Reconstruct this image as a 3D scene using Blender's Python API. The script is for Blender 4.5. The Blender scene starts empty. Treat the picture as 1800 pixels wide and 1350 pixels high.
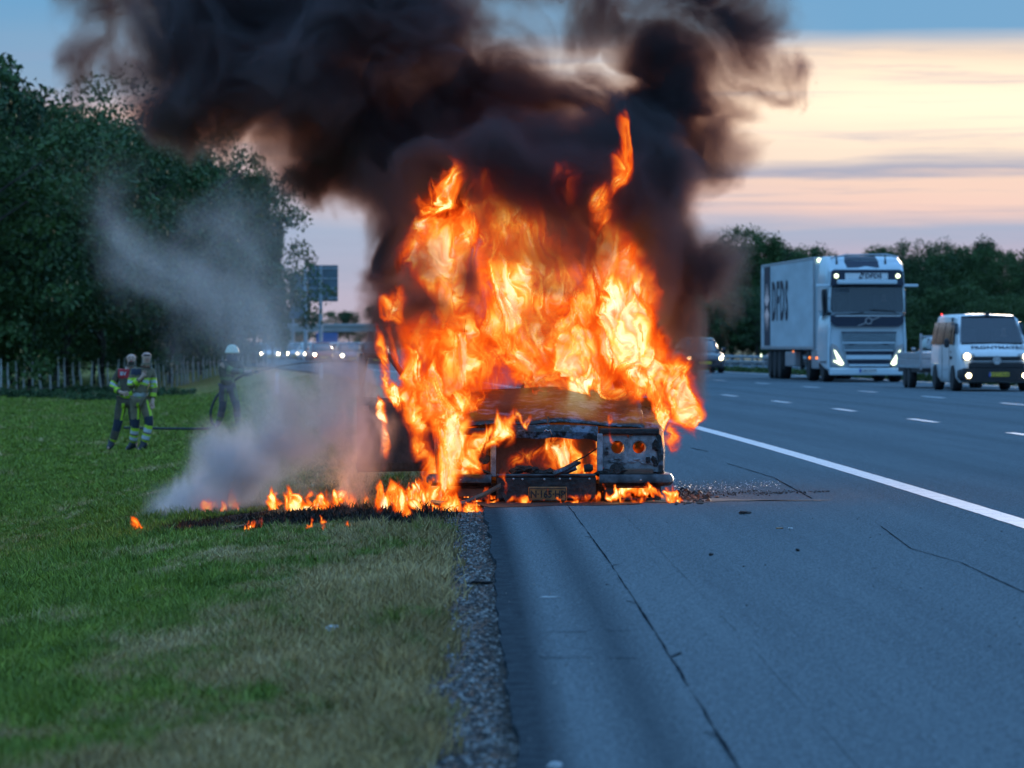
import bpy, bmesh, math, random
import numpy as np
from mathutils import Vector, Matrix
R = math.radians
random.seed(7)
sc = bpy.context.scene
col = sc.collection
# ------------------------------------------------------------------ camera
F = 7000.0            # focal length in pixels of an 1800 px wide frame (140 mm)
CAMZ = 1.24
HOR = 603.0           # picture row of the horizon
cd = bpy.data.cameras.new('camera'); cam = bpy.data.objects.new('camera', cd); col.objects.link(cam)
cam.location = (0, 0, CAMZ); cam.rotation_euler = (R(90), 0, 0)
cd.lens = 140; cd.sensor_width = 36; cd.shift_y = -0.04; cd.clip_end = 9000; cd.clip_start = .5
cd.dof.use_dof = True; cd.dof.focus_distance = 31.0; cd.dof.aperture_fstop = 5.2
sc.camera = cam
sc.view_settings.view_transform = 'Standard'; sc.view_settings.look = 'None'
sc.view_settings.exposure = .30; sc.view_settings.gamma = 1
try: sc.view_settings.use_curve_mapping = False
except Exception: pass
sc.render.engine = 'CYCLES'
cy = sc.cycles
cy.max_bounces = 5; cy.diffuse_bounces = 2; cy.glossy_bounces = 2; cy.transmission_bounces = 3; cy.volume_bounces = 1
cy.transparent_max_bounces = 12; cy.use_denoising = True; cy.sample_clamp_indirect = 4; cy.sample_clamp_direct = 0
cy.volume_step_rate = 2.6; cy.volume_max_steps = 400; cy.use_adaptive_sampling = True; cy.adaptive_threshold = .02
cy.caustics_reflective = False; cy.caustics_refractive = False

def at(px, py=None, Y=None, z=None):
    """point seen at picture pixel (px,py) at distance Y (or on height z)"""
    if Y is None: Y = (CAMZ - z) * F / (py - HOR)
    return Vector(((px - 900) * Y / F, Y, CAMZ - (py - HOR) * Y / F if py is not None else 0))

# ------------------------------------------------------------------ world: dusk sky with a bank of lit cloud low down
W = bpy.data.worlds.new('World'); sc.world = W; W.use_nodes = True
nt = W.node_tree; N = nt.nodes; L = nt.links; N.clear()
def nd(t, **k):
    n = N.new(t)
    for a, b in k.items(): setattr(n, a, b)
    return n
def mth(op, a, b=None, c=None, clamp=False):
    n = N.new('ShaderNodeMath'); n.operation = op; n.use_clamp = clamp
    for i, v in enumerate((a, b, c)):
        if v is None: continue
        if isinstance(v, (int, float)): n.inputs[i].default_value = v
        else: L.new(v, n.inputs[i])
    return n.outputs[0]
def ramp(fac, pts, interp='LINEAR'):
    n = N.new('ShaderNodeValToRGB'); e = n.color_ramp; e.interpolation = interp
    while len(e.elements) < len(pts): e.elements.new(.5)
    for el, (p, c) in zip(e.elements, pts): el.position = p; el.color = (*c, 1)
    L.new(fac, n.inputs[0]); return n.outputs[0]
def mixc(f, a, b, mode='MIX'):
    n = N.new('ShaderNodeMix'); n.data_type = 'RGBA'; n.blend_type = mode; n.clamp_factor = True
    if isinstance(f, (int, float)): n.inputs[0].default_value = f
    else: L.new(f, n.inputs[0])
    for i, v in ((6, a), (7, b)):
        if isinstance(v, tuple): n.inputs[i].default_value = (*v, 1)
        else: L.new(v, n.inputs[i])
    return n.outputs[2]
tc = nd('ShaderNodeTexCoord'); sx = nd('ShaderNodeSeparateXYZ'); L.new(tc.outputs['Generated'], sx.inputs[0])
dx, dy, dz = sx.outputs
el = dz
az = mth('ARCTAN2', dx, dy)
cv = nd('ShaderNodeCombineXYZ'); L.new(mth('MULTIPLY', az, 7.0), cv.inputs[0]); L.new(mth('MULTIPLY', el, 60.0), cv.inputs[1])
nz1 = nd('ShaderNodeTexNoise'); nz1.inputs['Scale'].default_value = 1.0; nz1.inputs['Detail'].default_value = 5; nz1.inputs['Roughness'].default_value = .55
L.new(cv.outputs[0], nz1.inputs['Vector'])
cv2 = nd('ShaderNodeCombineXYZ'); L.new(mth('MULTIPLY', az, 9.0), cv2.inputs[0]); L.new(mth('MULTIPLY', el, 260.0), cv2.inputs[1]); cv2.inputs[2].default_value = 3.7
nz2 = nd('ShaderNodeTexNoise'); nz2.inputs['Scale'].default_value = 1.0; nz2.inputs['Detail'].default_value = 8; nz2.inputs['Roughness'].default_value = .66; nz2.inputs['Distortion'].default_value = .5
L.new(cv2.outputs[0], nz2.inputs['Vector'])
elw = mth('ADD', el, mth('ADD', mth('MULTIPLY', mth('SUBTRACT', nz1.outputs['Fac'], .5), .016), mth('MULTIPLY', mth('SUBTRACT', nz2.outputs['Fac'], .5), .008)))
k = mth('MULTIPLY', elw, 10.0)
# low band of the sky, elevation 0 .. 0.1 rad
right = ramp(k, [(0, (.42, .40, .50)), (.20, (.50, .44, .54)), (.27, (.40, .44, .56)), (.33, (.90, .62, .52)), (.40, (.92, .66, .52)), (.43, (.42, .42, .50)), (.47, (.98, .78, .60)), (.58, (1.25, .98, .70)), (.68, (1.1, .85, .62)), (.73, (.92, .72, .55))])
left = ramp(k, [(0, (.55, .46, .52)), (.10, (.52, .46, .55)), (.18, (.38, .44, .56)), (.34, (.38, .46, .60)), (.42, (.68, .50, .46)), (.56, (.72, .50, .42)), (.66, (.30, .40, .52)), (.95, (.26, .40, .55))])
fr = mth('MULTIPLY_ADD', az, 5.2, .55, clamp=True)
glow = mth('MULTIPLY_ADD', mth('COSINE', mth('SUBTRACT', az, .16)), 1.9, -.9, clamp=True)      # the lit bank lies towards the sunset only
band = mixc(fr, left, right)
st = mth('MULTIPLY_ADD', nz2.outputs['Fac'], 5.0, -2.45, clamp=True)
stm = mth('MULTIPLY', st, .62)
band = mixc(stm, band, (.36, .39, .50))
band = mixc(glow, ramp(k, [(0, (.26, .31, .42)), (.6, (.22, .32, .50))]), band)
# above the bank: clear dusk blue, from the Nishita sky for a low sun
sky = nd('ShaderNodeTexSky'); sky.sky_type = 'NISHITA'; sky.sun_disc = False
sky.sun_elevation = R(4); sky.sun_rotation = R(12); sky.air_density = 1.0; sky.dust_density = .6; sky.ozone_density = 3.0
skyc = mixc(1.0, sky.outputs[0], (.004, .004, .004), 'MULTIPLY')
blue = ramp(el, [(0, (.115, .32, .52)), (.10, (.11, .31, .54)), (.35, (.24, .56, 1.05)), (1, (.27, .62, 1.22))])
upper = mixc(1.0, blue, skyc, 'ADD')
edge = mth('MULTIPLY_ADD', mth('SUBTRACT', mth('ADD', el, mth('MULTIPLY', mth('SUBTRACT', nz1.outputs['Fac'], .5), .006)), .0730), 190.0, .0, clamp=True)
edge = mixc(fr, mth('MULTIPLY_ADD', mth('SUBTRACT', elw, .055), 28.0, 0, clamp=True), edge)
skyall = mixc(edge, mixc(1.0, band, (.86, .86, .88), 'MULTIPLY'), mixc(1.0, upper, (.92, .92, .92), 'MULTIPLY'))
bg = nd('ShaderNodeBackground'); L.new(skyall, bg.inputs[0]); bg.inputs[1].default_value = 1.0
wo = nd('ShaderNodeOutputWorld'); L.new(bg.outputs[0], wo.inputs[0])
# ------------------------------------------------------------------ low veiled sun behind the cloud bank, ahead and to the right
sl = bpy.data.lights.new('sun', 'SUN'); sl.energy = 1.1; sl.angle = R(12); sl.color = (1, .80, .62)
so = bpy.data.objects.new('sun', sl); col.objects.link(so)
so.rotation_euler = Vector((-math.sin(R(12)), -math.cos(R(12)), -math.tan(R(4)))).to_track_quat('-Z', 'Y').to_euler()

# ------------------------------------------------------------------ helpers
def tag(o, label=None, cat=None, group=None, kind=None):
    if label: o['label'] = label
    if cat: o['category'] = cat
    if group: o['group'] = group
    if kind: o['kind'] = kind
    return o
def link(name, me, parent=None, loc=None, rot=None):
    o = bpy.data.objects.new(name, me); col.objects.link(o)
    if parent is not None: o.parent = parent
    if loc is not None: o.location = loc
    if rot is not None: o.rotation_euler = rot
    return o
def empty(name, loc=(0, 0, 0), rz=0.0):
    o = bpy.data.objects.new(name, None); col.objects.link(o); o.location = loc; o.rotation_euler = (0, 0, rz); o.empty_display_size = .2
    return o
def pydata(name, v, f, mats, parent=None, smooth=False, mi=None, **kw):
    me = bpy.data.meshes.new(name); me.from_pydata([tuple(p) for p in v], [], f)
    for m in (mats if isinstance(mats, (list, tuple)) else [mats]): me.materials.append(m)
    if mi is not None: me.polygons.foreach_set('material_index', mi)
    if smooth: me.polygons.foreach_set('use_smooth', [True] * len(me.polygons))
    me.update()
    return link(name, me, parent, **kw)
class MB:
    """collects simple shapes into one mesh"""
    def __init__(s): s.bm = bmesh.new()
    def box(s, x0, x1, y0, y1, z0, z1, bev=0, mat=None):
        b = bmesh.ops.create_cube(s.bm, size=1)['verts']
        bmesh.ops.scale(s.bm, vec=(abs(x1 - x0), abs(y1 - y0), abs(z1 - z0)), verts=b)
        bmesh.ops.translate(s.bm, vec=((x0 + x1) / 2, (y0 + y1) / 2, (z0 + z1) / 2), verts=b)
        if bev:
            es = list({e for v in b for e in v.link_edges})
            r = bmesh.ops.bevel(s.bm, geom=es, offset=bev, segments=2, affect='EDGES', profile=.5)
            b = list({v for f in r['faces'] for v in f.verts} | {v for v in b if v.is_valid})
        if mat is not None: bmesh.ops.transform(s.bm, matrix=mat, verts=b)
        return s
    def hexa(s, p):
        """8 corner points: bottom 4 then top 4"""
        v = [s.bm.verts.new(q) for q in p]
        for f in ((0, 3, 2, 1), (4, 5, 6, 7), (0, 1, 5, 4), (1, 2, 6, 5), (2, 3, 7, 6), (3, 0, 4, 7)): s.bm.faces.new([v[i] for i in f])
        return s
    def slab(s, pts, n, t):
        """polygon pts thickened by t along n"""
        n = Vector(n).normalized(); a = [s.bm.verts.new(Vector(p)) for p in pts]; b = [s.bm.verts.new(Vector(p) + n * t) for p in pts]
        k = len(pts); s.bm.faces.new(b); s.bm.faces.new(a[::-1])
        for i in range(k): s.bm.faces.new([a[i], a[(i + 1) % k], b[(i + 1) % k], b[i]])
        return s
    def tube(s, pts, r, n=8, cap=True):
        pts = [Vector(p) for p in pts]; rs = r if isinstance(r, (list, tuple)) else [r] * len(pts); rings = []
        up = Vector((0, 0, 1))
        for i, p in enumerate(pts):
            d = (pts[min(i + 1, len(pts) - 1)] - pts[max(i - 1, 0)]).normalized()
            u = d.cross(up); u = u if u.length > .05 else d.cross(Vector((1, 0, 0))); u.normalize(); w = d.cross(u)
            rings.append([s.bm.verts.new(p + (u * math.cos(2 * math.pi * k / n) + w * math.sin(2 * math.pi * k / n)) * rs[i]) for k in range(n)])
        for a, b in zip(rings, rings[1:]):
            for k in range(n): s.bm.faces.new([a[k], a[(k + 1) % n], b[(k + 1) % n], b[k]])
        if cap: s.bm.faces.new(rings[0][::-1]); s.bm.faces.new(rings[-1])
        return s
    def lathe(s, c, axis, prof, n=20):
        """prof: (distance along axis, radius)"""
        axis = Vector(axis).normalized(); u = axis.orthogonal().normalized(); w = axis.cross(u); c = Vector(c); rings = []
        for a, r in prof: rings.append([s.bm.verts.new(c + axis * a + (u * math.cos(2 * math.pi * k / n) + w * math.sin(2 * math.pi * k / n)) * max(r, .001)) for k in range(n)])
        for a, b in zip(rings, rings[1:]):
            for k in range(n): s.bm.faces.new([a[k], a[(k + 1) % n], b[(k + 1) % n], b[k]])
        s.bm.faces.new(rings[0][::-1]); s.bm.faces.new(rings[-1])
        return s
    def loft(s, rings, cap=True):
        rr = [[s.bm.verts.new(p) for p in r] for r in rings]; n = len(rr[0])
        for a, b in zip(rr, rr[1:]):
            for k in range(n): s.bm.faces.new([a[k], a[(k + 1) % n], b[(k + 1) % n], b[k]])
        if cap: s.bm.faces.new(rr[0][::-1]); s.bm.faces.new(rr[-1])
        return s
    def lump(s, c, r, seed=0, jag=.3):
        rnd = random.Random(seed); g = bmesh.ops.create_icosphere(s.bm, subdivisions=2, radius=1)['verts']
        for v in g:
            k = 1 + rnd.uniform(-jag, jag); v.co = Vector((v.co.x * r[0] * k, v.co.y * r[1] * k, v.co.z * r[2] * k)) + Vector(c)
        return s
    def build(s, name, mats, parent=None, smooth=False, **kw):
        me = bpy.data.meshes.new(name); bmesh.ops.recalc_face_normals(s.bm, faces=s.bm.faces); s.bm.to_mesh(me); s.bm.free()
        for m in (mats if isinstance(mats, (list, tuple)) else [mats]): me.materials.append(m)
        if smooth:
            me.polygons.foreach_set('use_smooth', [True] * len(me.polygons))
            try: me.set_sharp_from_angle(angle=R(38))
            except Exception: pass
        return link(name, me, parent, **kw)
def copy_tree(o, parent=None):
    c = o.copy(); col.objects.link(c); c.parent = parent
    for ch in list(o.children): copy_tree(ch, c)
    return c
def text(name, s, size, mat, parent, mw, depth=.004, sx=1.0, bold=0.0):
    cu = bpy.data.curves.new(name, 'FONT'); cu.body = s; cu.size = size; cu.align_x = 'CENTER'; cu.align_y = 'CENTER'; cu.extrude = depth; cu.offset = bold; cu.resolution_u = 3
    t = bpy.data.objects.new(name, cu); col.objects.link(t)
    dg = bpy.context.evaluated_depsgraph_get(); me = bpy.data.meshes.new_from_object(t.evaluated_get(dg)); bpy.data.objects.remove(t)
    me.transform(mw @ Matrix.Diagonal((sx, 1, 1, 1))); me.materials.clear(); me.materials.append(mat); me.name = name
    return link(name, me, parent)
def facing(loc, right, up):
    r = Vector(right).normalized(); u = Vector(up).normalized(); n = r.cross(u)
    m = Matrix(((r.x, u.x, n.x, loc[0]), (r.y, u.y, n.y, loc[1]), (r.z, u.z, n.z, loc[2]), (0, 0, 0, 1)))
    return m

# ------------------------------------------------------------------ materials
MATS = {}
def pm(name, c, rough=.6, metal=0.0, noise=0.0, nscale=8.0, c2=None, emit=None, estr=0.0, bump=0.0, bscale=40.0, spec=None, alpha=None, coat=0.0, nlo=.35, nhi=.65, stretch=None):
    m = bpy.data.materials.new(name); m.use_nodes = True; t = m.node_tree; b = t.nodes['Principled BSDF']; b.inputs['Roughness'].default_value = rough
    b.inputs['Metallic'].default_value = metal; b.inputs['Base Color'].default_value = (*c, 1)
    if coat: b.inputs['Coat Weight'].default_value = coat; b.inputs['Coat Roughness'].default_value = .08
    if spec is not None: b.inputs['Specular IOR Level'].default_value = spec
    if alpha is not None: b.inputs['Alpha'].default_value = alpha
    tcn = t.nodes.new('ShaderNodeTexCoord'); src = tcn.outputs['Object']
    if stretch:
        mp = t.nodes.new('ShaderNodeMapping'); mp.inputs['Scale'].default_value = stretch; t.links.new(src, mp.inputs[0]); src = mp.outputs[0]
    if noise or c2:
        n = t.nodes.new('ShaderNodeTexNoise'); n.inputs['Scale'].default_value = nscale; n.inputs['Detail'].default_value = 6; n.inputs['Roughness'].default_value = .6; t.links.new(src, n.inputs['Vector'])
        r = t.nodes.new('ShaderNodeValToRGB'); r.color_ramp.elements[0].position = nlo; r.color_ramp.elements[1].position = nhi
        a2 = c2 or tuple(v * (1 - noise) for v in c); r.color_ramp.elements[0].color = (*a2, 1); r.color_ramp.elements[1].color = (*(c if c2 else tuple(min(1, v * (1 + noise)) for v in c)), 1)
        t.links.new(n.outputs['Fac'], r.inputs[0]); t.links.new(r.outputs[0], b.inputs['Base Color'])
    if bump:
        n = t.nodes.new('ShaderNodeTexNoise'); n.inputs['Scale'].default_value = bscale; n.inputs['Detail'].default_value = 4; t.links.new(src, n.inputs['Vector'])
        bp = t.nodes.new('ShaderNodeBump'); bp.inputs['Strength'].default_value = bump; bp.inputs['Distance'].default_value = .02; t.links.new(n.outputs['Fac'], bp.inputs['Height']); t.links.new(bp.outputs[0], b.inputs['Normal'])
    if emit: b.inputs['Emission Color'].default_value = (*emit, 1); b.inputs['Emission Strength'].default_value = estr
    MATS[name] = m; return m
windglass = pm('windscreen_glass', (.02, .035, .05), .04, spec=.9, alpha=.48, coat=1.0)
glass = pm('dark_glass', (.015, .02, .025), .04, spec=.9, alpha=.72)
white = pm('white_paint', (.66, .69, .70), .32, noise=.06, nscale=3, coat=.4)
truckwhite = pm('truck_paint', (.56, .68, .74), .30, noise=.05, nscale=2, coat=.4)
trailerside = pm('trailer_side', (.50, .58, .62), .5, noise=.10, nscale=1.2, stretch=(1, .3, 1.5))
greywhite = pm('silver_paint', (.42, .44, .47), .3, metal=.35, noise=.05, coat=.4)
darkpaint = pm('dark_blue_paint', (.02, .028, .045), .25, coat=.5, noise=.1)
black = pm('black_plastic', (.016, .017, .02), .55, noise=.2, nscale=10)
rubber = pm('rubber', (.018, .018, .019), .85, noise=.2, nscale=12)
steel = pm('steel', (.36, .38, .40), .38, metal=.8, noise=.15, nscale=5)
alu = pm('aluminium', (.40, .43, .46), .42, metal=.55, noise=.12, nscale=4)
galv = pm('galvanised', (.34, .38, .41), .5, metal=.5, noise=.18, nscale=3)
navy = pm('navy_print', (.012, .022, .045), .5, noise=.1)
lamp_on = pm('headlight_lit', (.9, .9, .85), .2, emit=(1, .80, .42), estr=9)
lamp_far = pm('far_headlight_lit', (.9, .9, .85), .2, emit=(1, .86, .52), estr=40)
lamp_white = pm('running_light_lit', (.9, .9, .85), .2, emit=(.86, 1, .58), estr=2.6)
lamp_amber = pm('amber_marker_lit', (.8, .3, .05), .3, emit=(1, .22, .02), estr=2)
lamp_red = pm('tail_light_lit', (.6, .02, .02), .3, emit=(1, .05, .04), estr=4)
plate_y = pm('yellow_plate', (.62, .46, .04), .5, noise=.05)
plate_w = pm('white_plate', (.6, .62, .62), .5, noise=.05)
plate_b = pm('plate_blue', (.02, .08, .4), .5, noise=.05)
# ------------------------------------------------------------------ ground
CURV = .0003
def off(Y): return -CURV * Y * Y
def road(s, Y, z=0.0): return Vector((s + off(Y), Y, z))
def hd(Y): return math.atan(2 * CURV * Y)       # heading of the road: rotation about z
def ssf(a, b, x): t = min(1, max(0, (x - a) / (b - a))); return t * t * (3 - 2 * t)
def gz(s, Y=0):
    z = -.04 - .75 * ssf(-.5, -6.2, s) if s < 0 else -.05
    if s > 19: z = -.06
    return z
def mnodes(name):
    m = bpy.data.materials.new(name); m.use_nodes = True; t = m.node_tree
    return m, t, t.nodes['Principled BSDF']
class NT:
    def __init__(s, t): s.t = t
    def n(s, ty, **k):
        n = s.t.nodes.new(ty)
        for a, b in k.items(): setattr(n, a, b)
        return n
    def l(s, a, b): s.t.links.new(a, b)
    def math(s, op, a, b=None, c=None, clamp=False):
        n = s.n('ShaderNodeMath', operation=op, use_clamp=clamp)
        for i, v in enumerate((a, b, c)):
            if v is None: continue
            if isinstance(v, (int, float)): n.inputs[i].default_value = v
            else: s.l(v, n.inputs[i])
        return n.outputs[0]
    def noise(s, vec, scale, detail=5, rough=.6, mul=None):
        if mul:
            mp = s.n('ShaderNodeMapping'); mp.inputs['Scale'].default_value = mul; s.l(vec, mp.inputs[0]); vec = mp.outputs[0]
        n = s.n('ShaderNodeTexNoise'); n.inputs['Scale'].default_value = scale; n.inputs['Detail'].default_value = detail; n.inputs['Roughness'].default_value = rough; s.l(vec, n.inputs['Vector']); return n.outputs['Fac']
    def mix(s, f, a, b, mode='MIX'):
        n = s.n('ShaderNodeMix', data_type='RGBA', blend_type=mode)
        if isinstance(f, (int, float)): n.inputs[0].default_value = f
        else: s.l(f, n.inputs[0])
        for i, v in ((6, a), (7, b)):
            if isinstance(v, tuple): n.inputs[i].default_value = (*v, 1)
            else: s.l(v, n.inputs[i])
        return n.outputs[2]
    def ramp(s, f, pts):
        n = s.n('ShaderNodeValToRGB'); e = n.color_ramp
        while len(e.elements) < len(pts): e.elements.new(.5)
        for el, (p, c) in zip(e.elements, pts): el.position = p; el.color = (*c, 1) if len(c) == 3 else c
        s.l(f, n.inputs[0]); return n.outputs[0]
    def pos(s):
        g = s.n('ShaderNodeNewGeometry'); return g.outputs['Position']
    def bump(s, h, b, strength=.5, dist=.02):
        n = s.n('ShaderNodeBump'); n.inputs['Strength'].default_value = strength; n.inputs['Distance'].default_value = dist; s.l(h, n.inputs['Height']); s.l(n.outputs[0], b.inputs['Normal'])
def scoord(q):
    """road coordinate s from world position, as nodes"""
    p = q.pos(); sp = q.n('ShaderNodeSeparateXYZ'); q.l(p, sp.inputs[0])
    y2 = q.math('MULTIPLY', sp.outputs[1], sp.outputs[1]); s = q.math('MULTIPLY_ADD', y2, CURV, sp.outputs[0])
    c = q.n('ShaderNodeCombineXYZ'); q.l(s, c.inputs[0]); q.l(sp.outputs[1], c.inputs[1]); return p, s, sp.outputs[1], c.outputs[0]
# burned patch of the verge: one mask used by the soil and by the grass
BURN = [(-.75, 29.8, .62, 2.0), (-1.5, 30.2, .72, 1.7), (-2.3, 31.3, .62, 1.15), (-.5, 31.3, .5, .9)]
def burn_value(X, Y):
    v = 0
    for (a, b, ra, rb) in BURN: v = max(v, 1.35 - math.hypot((X - a) / ra, (Y - b) / rb))
    return v
def burn_nodes(q):
    p = q.pos(); sp = q.n('ShaderNodeSeparateXYZ'); q.l(p, sp.inputs[0]); best = None
    for (a, b, ra, rb) in BURN:
        u = q.math('DIVIDE', q.math('SUBTRACT', sp.outputs[0], a), ra); v = q.math('DIVIDE', q.math('SUBTRACT', sp.outputs[1], b), rb)
        d = q.math('SUBTRACT', 1.35, q.math('SQRT', q.math('ADD', q.math('MULTIPLY', u, u), q.math('MULTIPLY', v, v))))
        best = d if best is None else q.math('MAXIMUM', best, d)
    n = q.noise(p, 5.0, 6, .7)
    return q.math('MULTIPLY_ADD', q.math('ADD', best, q.math('MULTIPLY_ADD', n, 1.5, -.75)), 2.2, -.5, clamp=True)
def grass_colour(q):
    p = q.pos()
    a = q.noise(p, .8, 5, .65, (1, .40, 1)); b = q.noise(p, 4.2, 6, .7, (1, .45, 1)); c = q.noise(p, .12, 3, .5)
    sp = q.n('ShaderNodeSeparateXYZ'); q.l(p, sp.inputs[0])
    s = q.math('MULTIPLY_ADD', q.math('MULTIPLY', sp.outputs[1], sp.outputs[1]), CURV, sp.outputs[0])
    near = q.math('MULTIPLY_ADD', s, .42, .90, clamp=True)       # drier towards the road edge
    dry = q.math('MULTIPLY_ADD', q.math('ADD', q.math('MULTIPLY', a, .9), q.math('ADD', q.math('MULTIPLY', b, .9), q.math('MULTIPLY', near, .40))), 7.0, -6.75, clamp=True)
    g = q.ramp(b, [(.3, (.085, .125, .020)), (.5, (.165, .225, .032)), (.7, (.27, .33, .050))])
    d = q.ramp(a, [(.3, (.22, .155, .065)), (.55, (.38, .27, .125)), (.75, (.55, .42, .23))])
    cc = q.mix(dry, g, d)
    return q.mix(burn_nodes(q), cc, (.016, .012, .010))
m_soil, t, b = mnodes('verge_soil'); q = NT(t); b.inputs['Roughness'].default_value = .95; b.inputs['Specular IOR Level'].default_value = .2
cc = grass_colour(q); cc = q.mix(1.0, cc, q.ramp(q.noise(q.pos(), 26, 5), [(.3, (.45, .45, .45)), (.7, (1, 1, 1))]), 'MULTIPLY'); q.l(cc, b.inputs['Base Color']); q.bump(q.noise(q.pos(), 18, 6), b, .8, .05)
m_grass, t, b = mnodes('grass_blades'); q = NT(t); b.inputs['Roughness'].default_value = .6; b.inputs['Specular IOR Level'].default_value = .25
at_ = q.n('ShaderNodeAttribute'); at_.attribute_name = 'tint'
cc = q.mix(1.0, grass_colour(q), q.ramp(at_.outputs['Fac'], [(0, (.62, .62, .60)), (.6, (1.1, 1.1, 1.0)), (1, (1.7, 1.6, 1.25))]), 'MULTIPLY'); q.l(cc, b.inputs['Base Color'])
# terrain sheet
ys = [-20, 0] + list(np.arange(4, 60, .9)) + list(np.arange(60, 200, 4)) + list(np.arange(200, 1200, 60)) + [1500, 2500, 5000, 8000]
ss_ = [-3000, -800, -200, -90, -60, -40, -25, -18, -13, -10, -8] + list(np.arange(-7, -.19, .28)) + [-.18, 0, 3, 8, 13, 18, 18.6, 20, 22, 23.5, 36, 45, 60, 90, 200, 800, 3000]
V = []; Fc = []
rnd = random.Random(3)
for Y in ys:
    yy = min(Y, 1200)
    for s in ss_:
        z = gz(s) + (rnd.uniform(-.02, .02) if -7 < s < -.4 and Y < 60 else 0)
        V.append((s + off(yy), Y, z if abs(s) < 100 else gz(s) + min(3, abs(s) * .001)))
n = len(ss_)
for i in range(len(ys) - 1):
    for j in range(n - 1): Fc.append((i * n + j, i * n + j + 1, (i + 1) * n + j + 1, (i + 1) * n + j))
tag(pydata('ground', V, Fc, m_soil, smooth=True), kind='structure')

def strip(name, s0, s1, Y0, Y1, z, mat, step=1.0, jag0=0, jag1=0, seed=1, kind='structure', thick=0, follow=None):
    rd = random.Random(seed); V = []; Fc = []; k = max(1, int((Y1 - Y0) / step)); a = b_ = 0
    for i in range(k + 1):
        Y = Y0 + (Y1 - Y0) * i / k; a = a * .7 + rd.uniform(-jag0, jag0); b_ = b_ * .7 + rd.uniform(-jag1, jag1); o = off(Y)
        f0 = follow(Y) if follow else 0
        V += [(s0 + a + o + f0, Y, z), (s1 + b_ + o + f0, Y, z)]
        if i: Fc.append((2 * i - 2, 2 * i - 1, 2 * i + 1, 2 * i))
    if thick:
        m = len(V); V += [(x, y, zz - thick) for x, y, zz in V]
        for i in range(k): Fc += [(2 * i, 2 * i + 2, m + 2 * i + 2, m + 2 * i), (2 * i + 1, m + 2 * i + 1, m + 2 * i + 3, 2 * i + 3)]
    o = pydata(name, V, Fc, mat); tag(o, kind=kind) if kind else None; return o
# gravel strip beside the asphalt
m_grav, t, b = mnodes('gravel'); q = NT(t); b.inputs['Roughness'].default_value = .95
vo = q.n('ShaderNodeTexVoronoi'); vo.inputs['Scale'].default_value = 110; q.l(q.pos(), vo.inputs['Vector'])
cc = q.mix(q.noise(q.pos(), 3, 4), (.028, .019, .012), (.095, .068, .045)); sc_ = q.n('ShaderNodeSeparateColor'); q.l(vo.outputs['Color'], sc_.inputs[0])
cc = q.mix(q.math('MULTIPLY', q.math('POWER', sc_.outputs[0], 3.0), .9), cc, (.22, .21, .20)); q.l(cc, b.inputs['Base Color']); q.bump(vo.outputs['Distance'], b, 1.0, .03)
strip('gravel_strip', -.30, .12, 2, 60, -.028, m_grav, .12, .03, 0)
# asphalt
m_asph, t, b = mnodes('asphalt'); q = NT(t); p, s, yv, scv = scoord(q)
fine = q.noise(scv, 62, 5, .8); mid = q.noise(scv, 9, 4); lng = q.noise(scv, 2.3, 4, .6, (1, .035, 1)); lng2 = q.noise(scv, 11, 3, .6, (1, .012, 1))
base = q.mix(lng, (.108, .132, .146), (.172, .212, .228)); base = q.mix(q.math('MULTIPLY', lng2, .5), base, (.100, .122, .136))
mott = q.ramp(q.noise(scv, 17, 5, .75), [(.3, (.68, .70, .72)), (.5, (1, 1, 1)), (.7, (1.36, 1.34, 1.30))]); base = q.mix(1.0, base, mott, 'MULTIPLY')
grain = q.ramp(fine, [(.33, (.30, .30, .30)), (.5, (.95, .95, .95)), (.66, (2.2, 2.2, 2.2))]); base = q.mix(1.0, base, grain, 'MULTIPLY')
# darker oily wheel band and old dark edge
band1 = q.math('MULTIPLY', q.math('SUBTRACT', 1, q.math('ABSOLUTE', q.math('DIVIDE', q.math('SUBTRACT', s, .50), .16), clamp=True), clamp=True), .60)
base = q.mix(band1, base, (.045, .060, .070))
edge_ = q.math('MULTIPLY_ADD', q.math('ADD', s, q.math('MULTIPLY', mid, .06)), -8.0, 2.35, clamp=True); base = q.mix(q.math('MULTIPLY', edge_, q.math('MULTIPLY_ADD', mid, .7, .45)), base, (.030, .038, .045))
for c0 in (6.0, 10.0, 15.1):
    d = q.math('ABSOLUTE', q.math('SUBTRACT', s, c0)); w = q.math('SUBTRACT', 1, q.math('ABSOLUTE', q.math('DIVIDE', q.math('SUBTRACT', d, .95), .45), clamp=True), clamp=True); base = q.mix(q.math('MULTIPLY', w, .30), base, (.075, .095, .105))
q.l(base, b.inputs['Base Color'])
ro = q.math('MULTIPLY_ADD', mid, .15, .52); q.l(ro, b.inputs['Roughness']); b.inputs['Specular IOR Level'].default_value = 0.0; q.bump(fine, b, .55, .012)
strip('asphalt_road', .05, 18.3, 2, 620, 0.0, m_asph, .22, .012, 0, thick=.05)
strip('opposite_carriageway', 22.4, 35, 30, 620, 0.0, m_asph, 4, 0, 0, thick=.05)
m_line, t, b = mnodes('road_paint'); q = NT(t); b.inputs['Roughness'].default_value = .6
cc = q.ramp(q.noise(q.pos(), 14, 6, .7), [(.28, (.34, .35, .36)), (.48, (.60, .62, .63)), (.8, (.72, .74, .75))]); q.l(cc, b.inputs['Base Color'])
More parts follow.
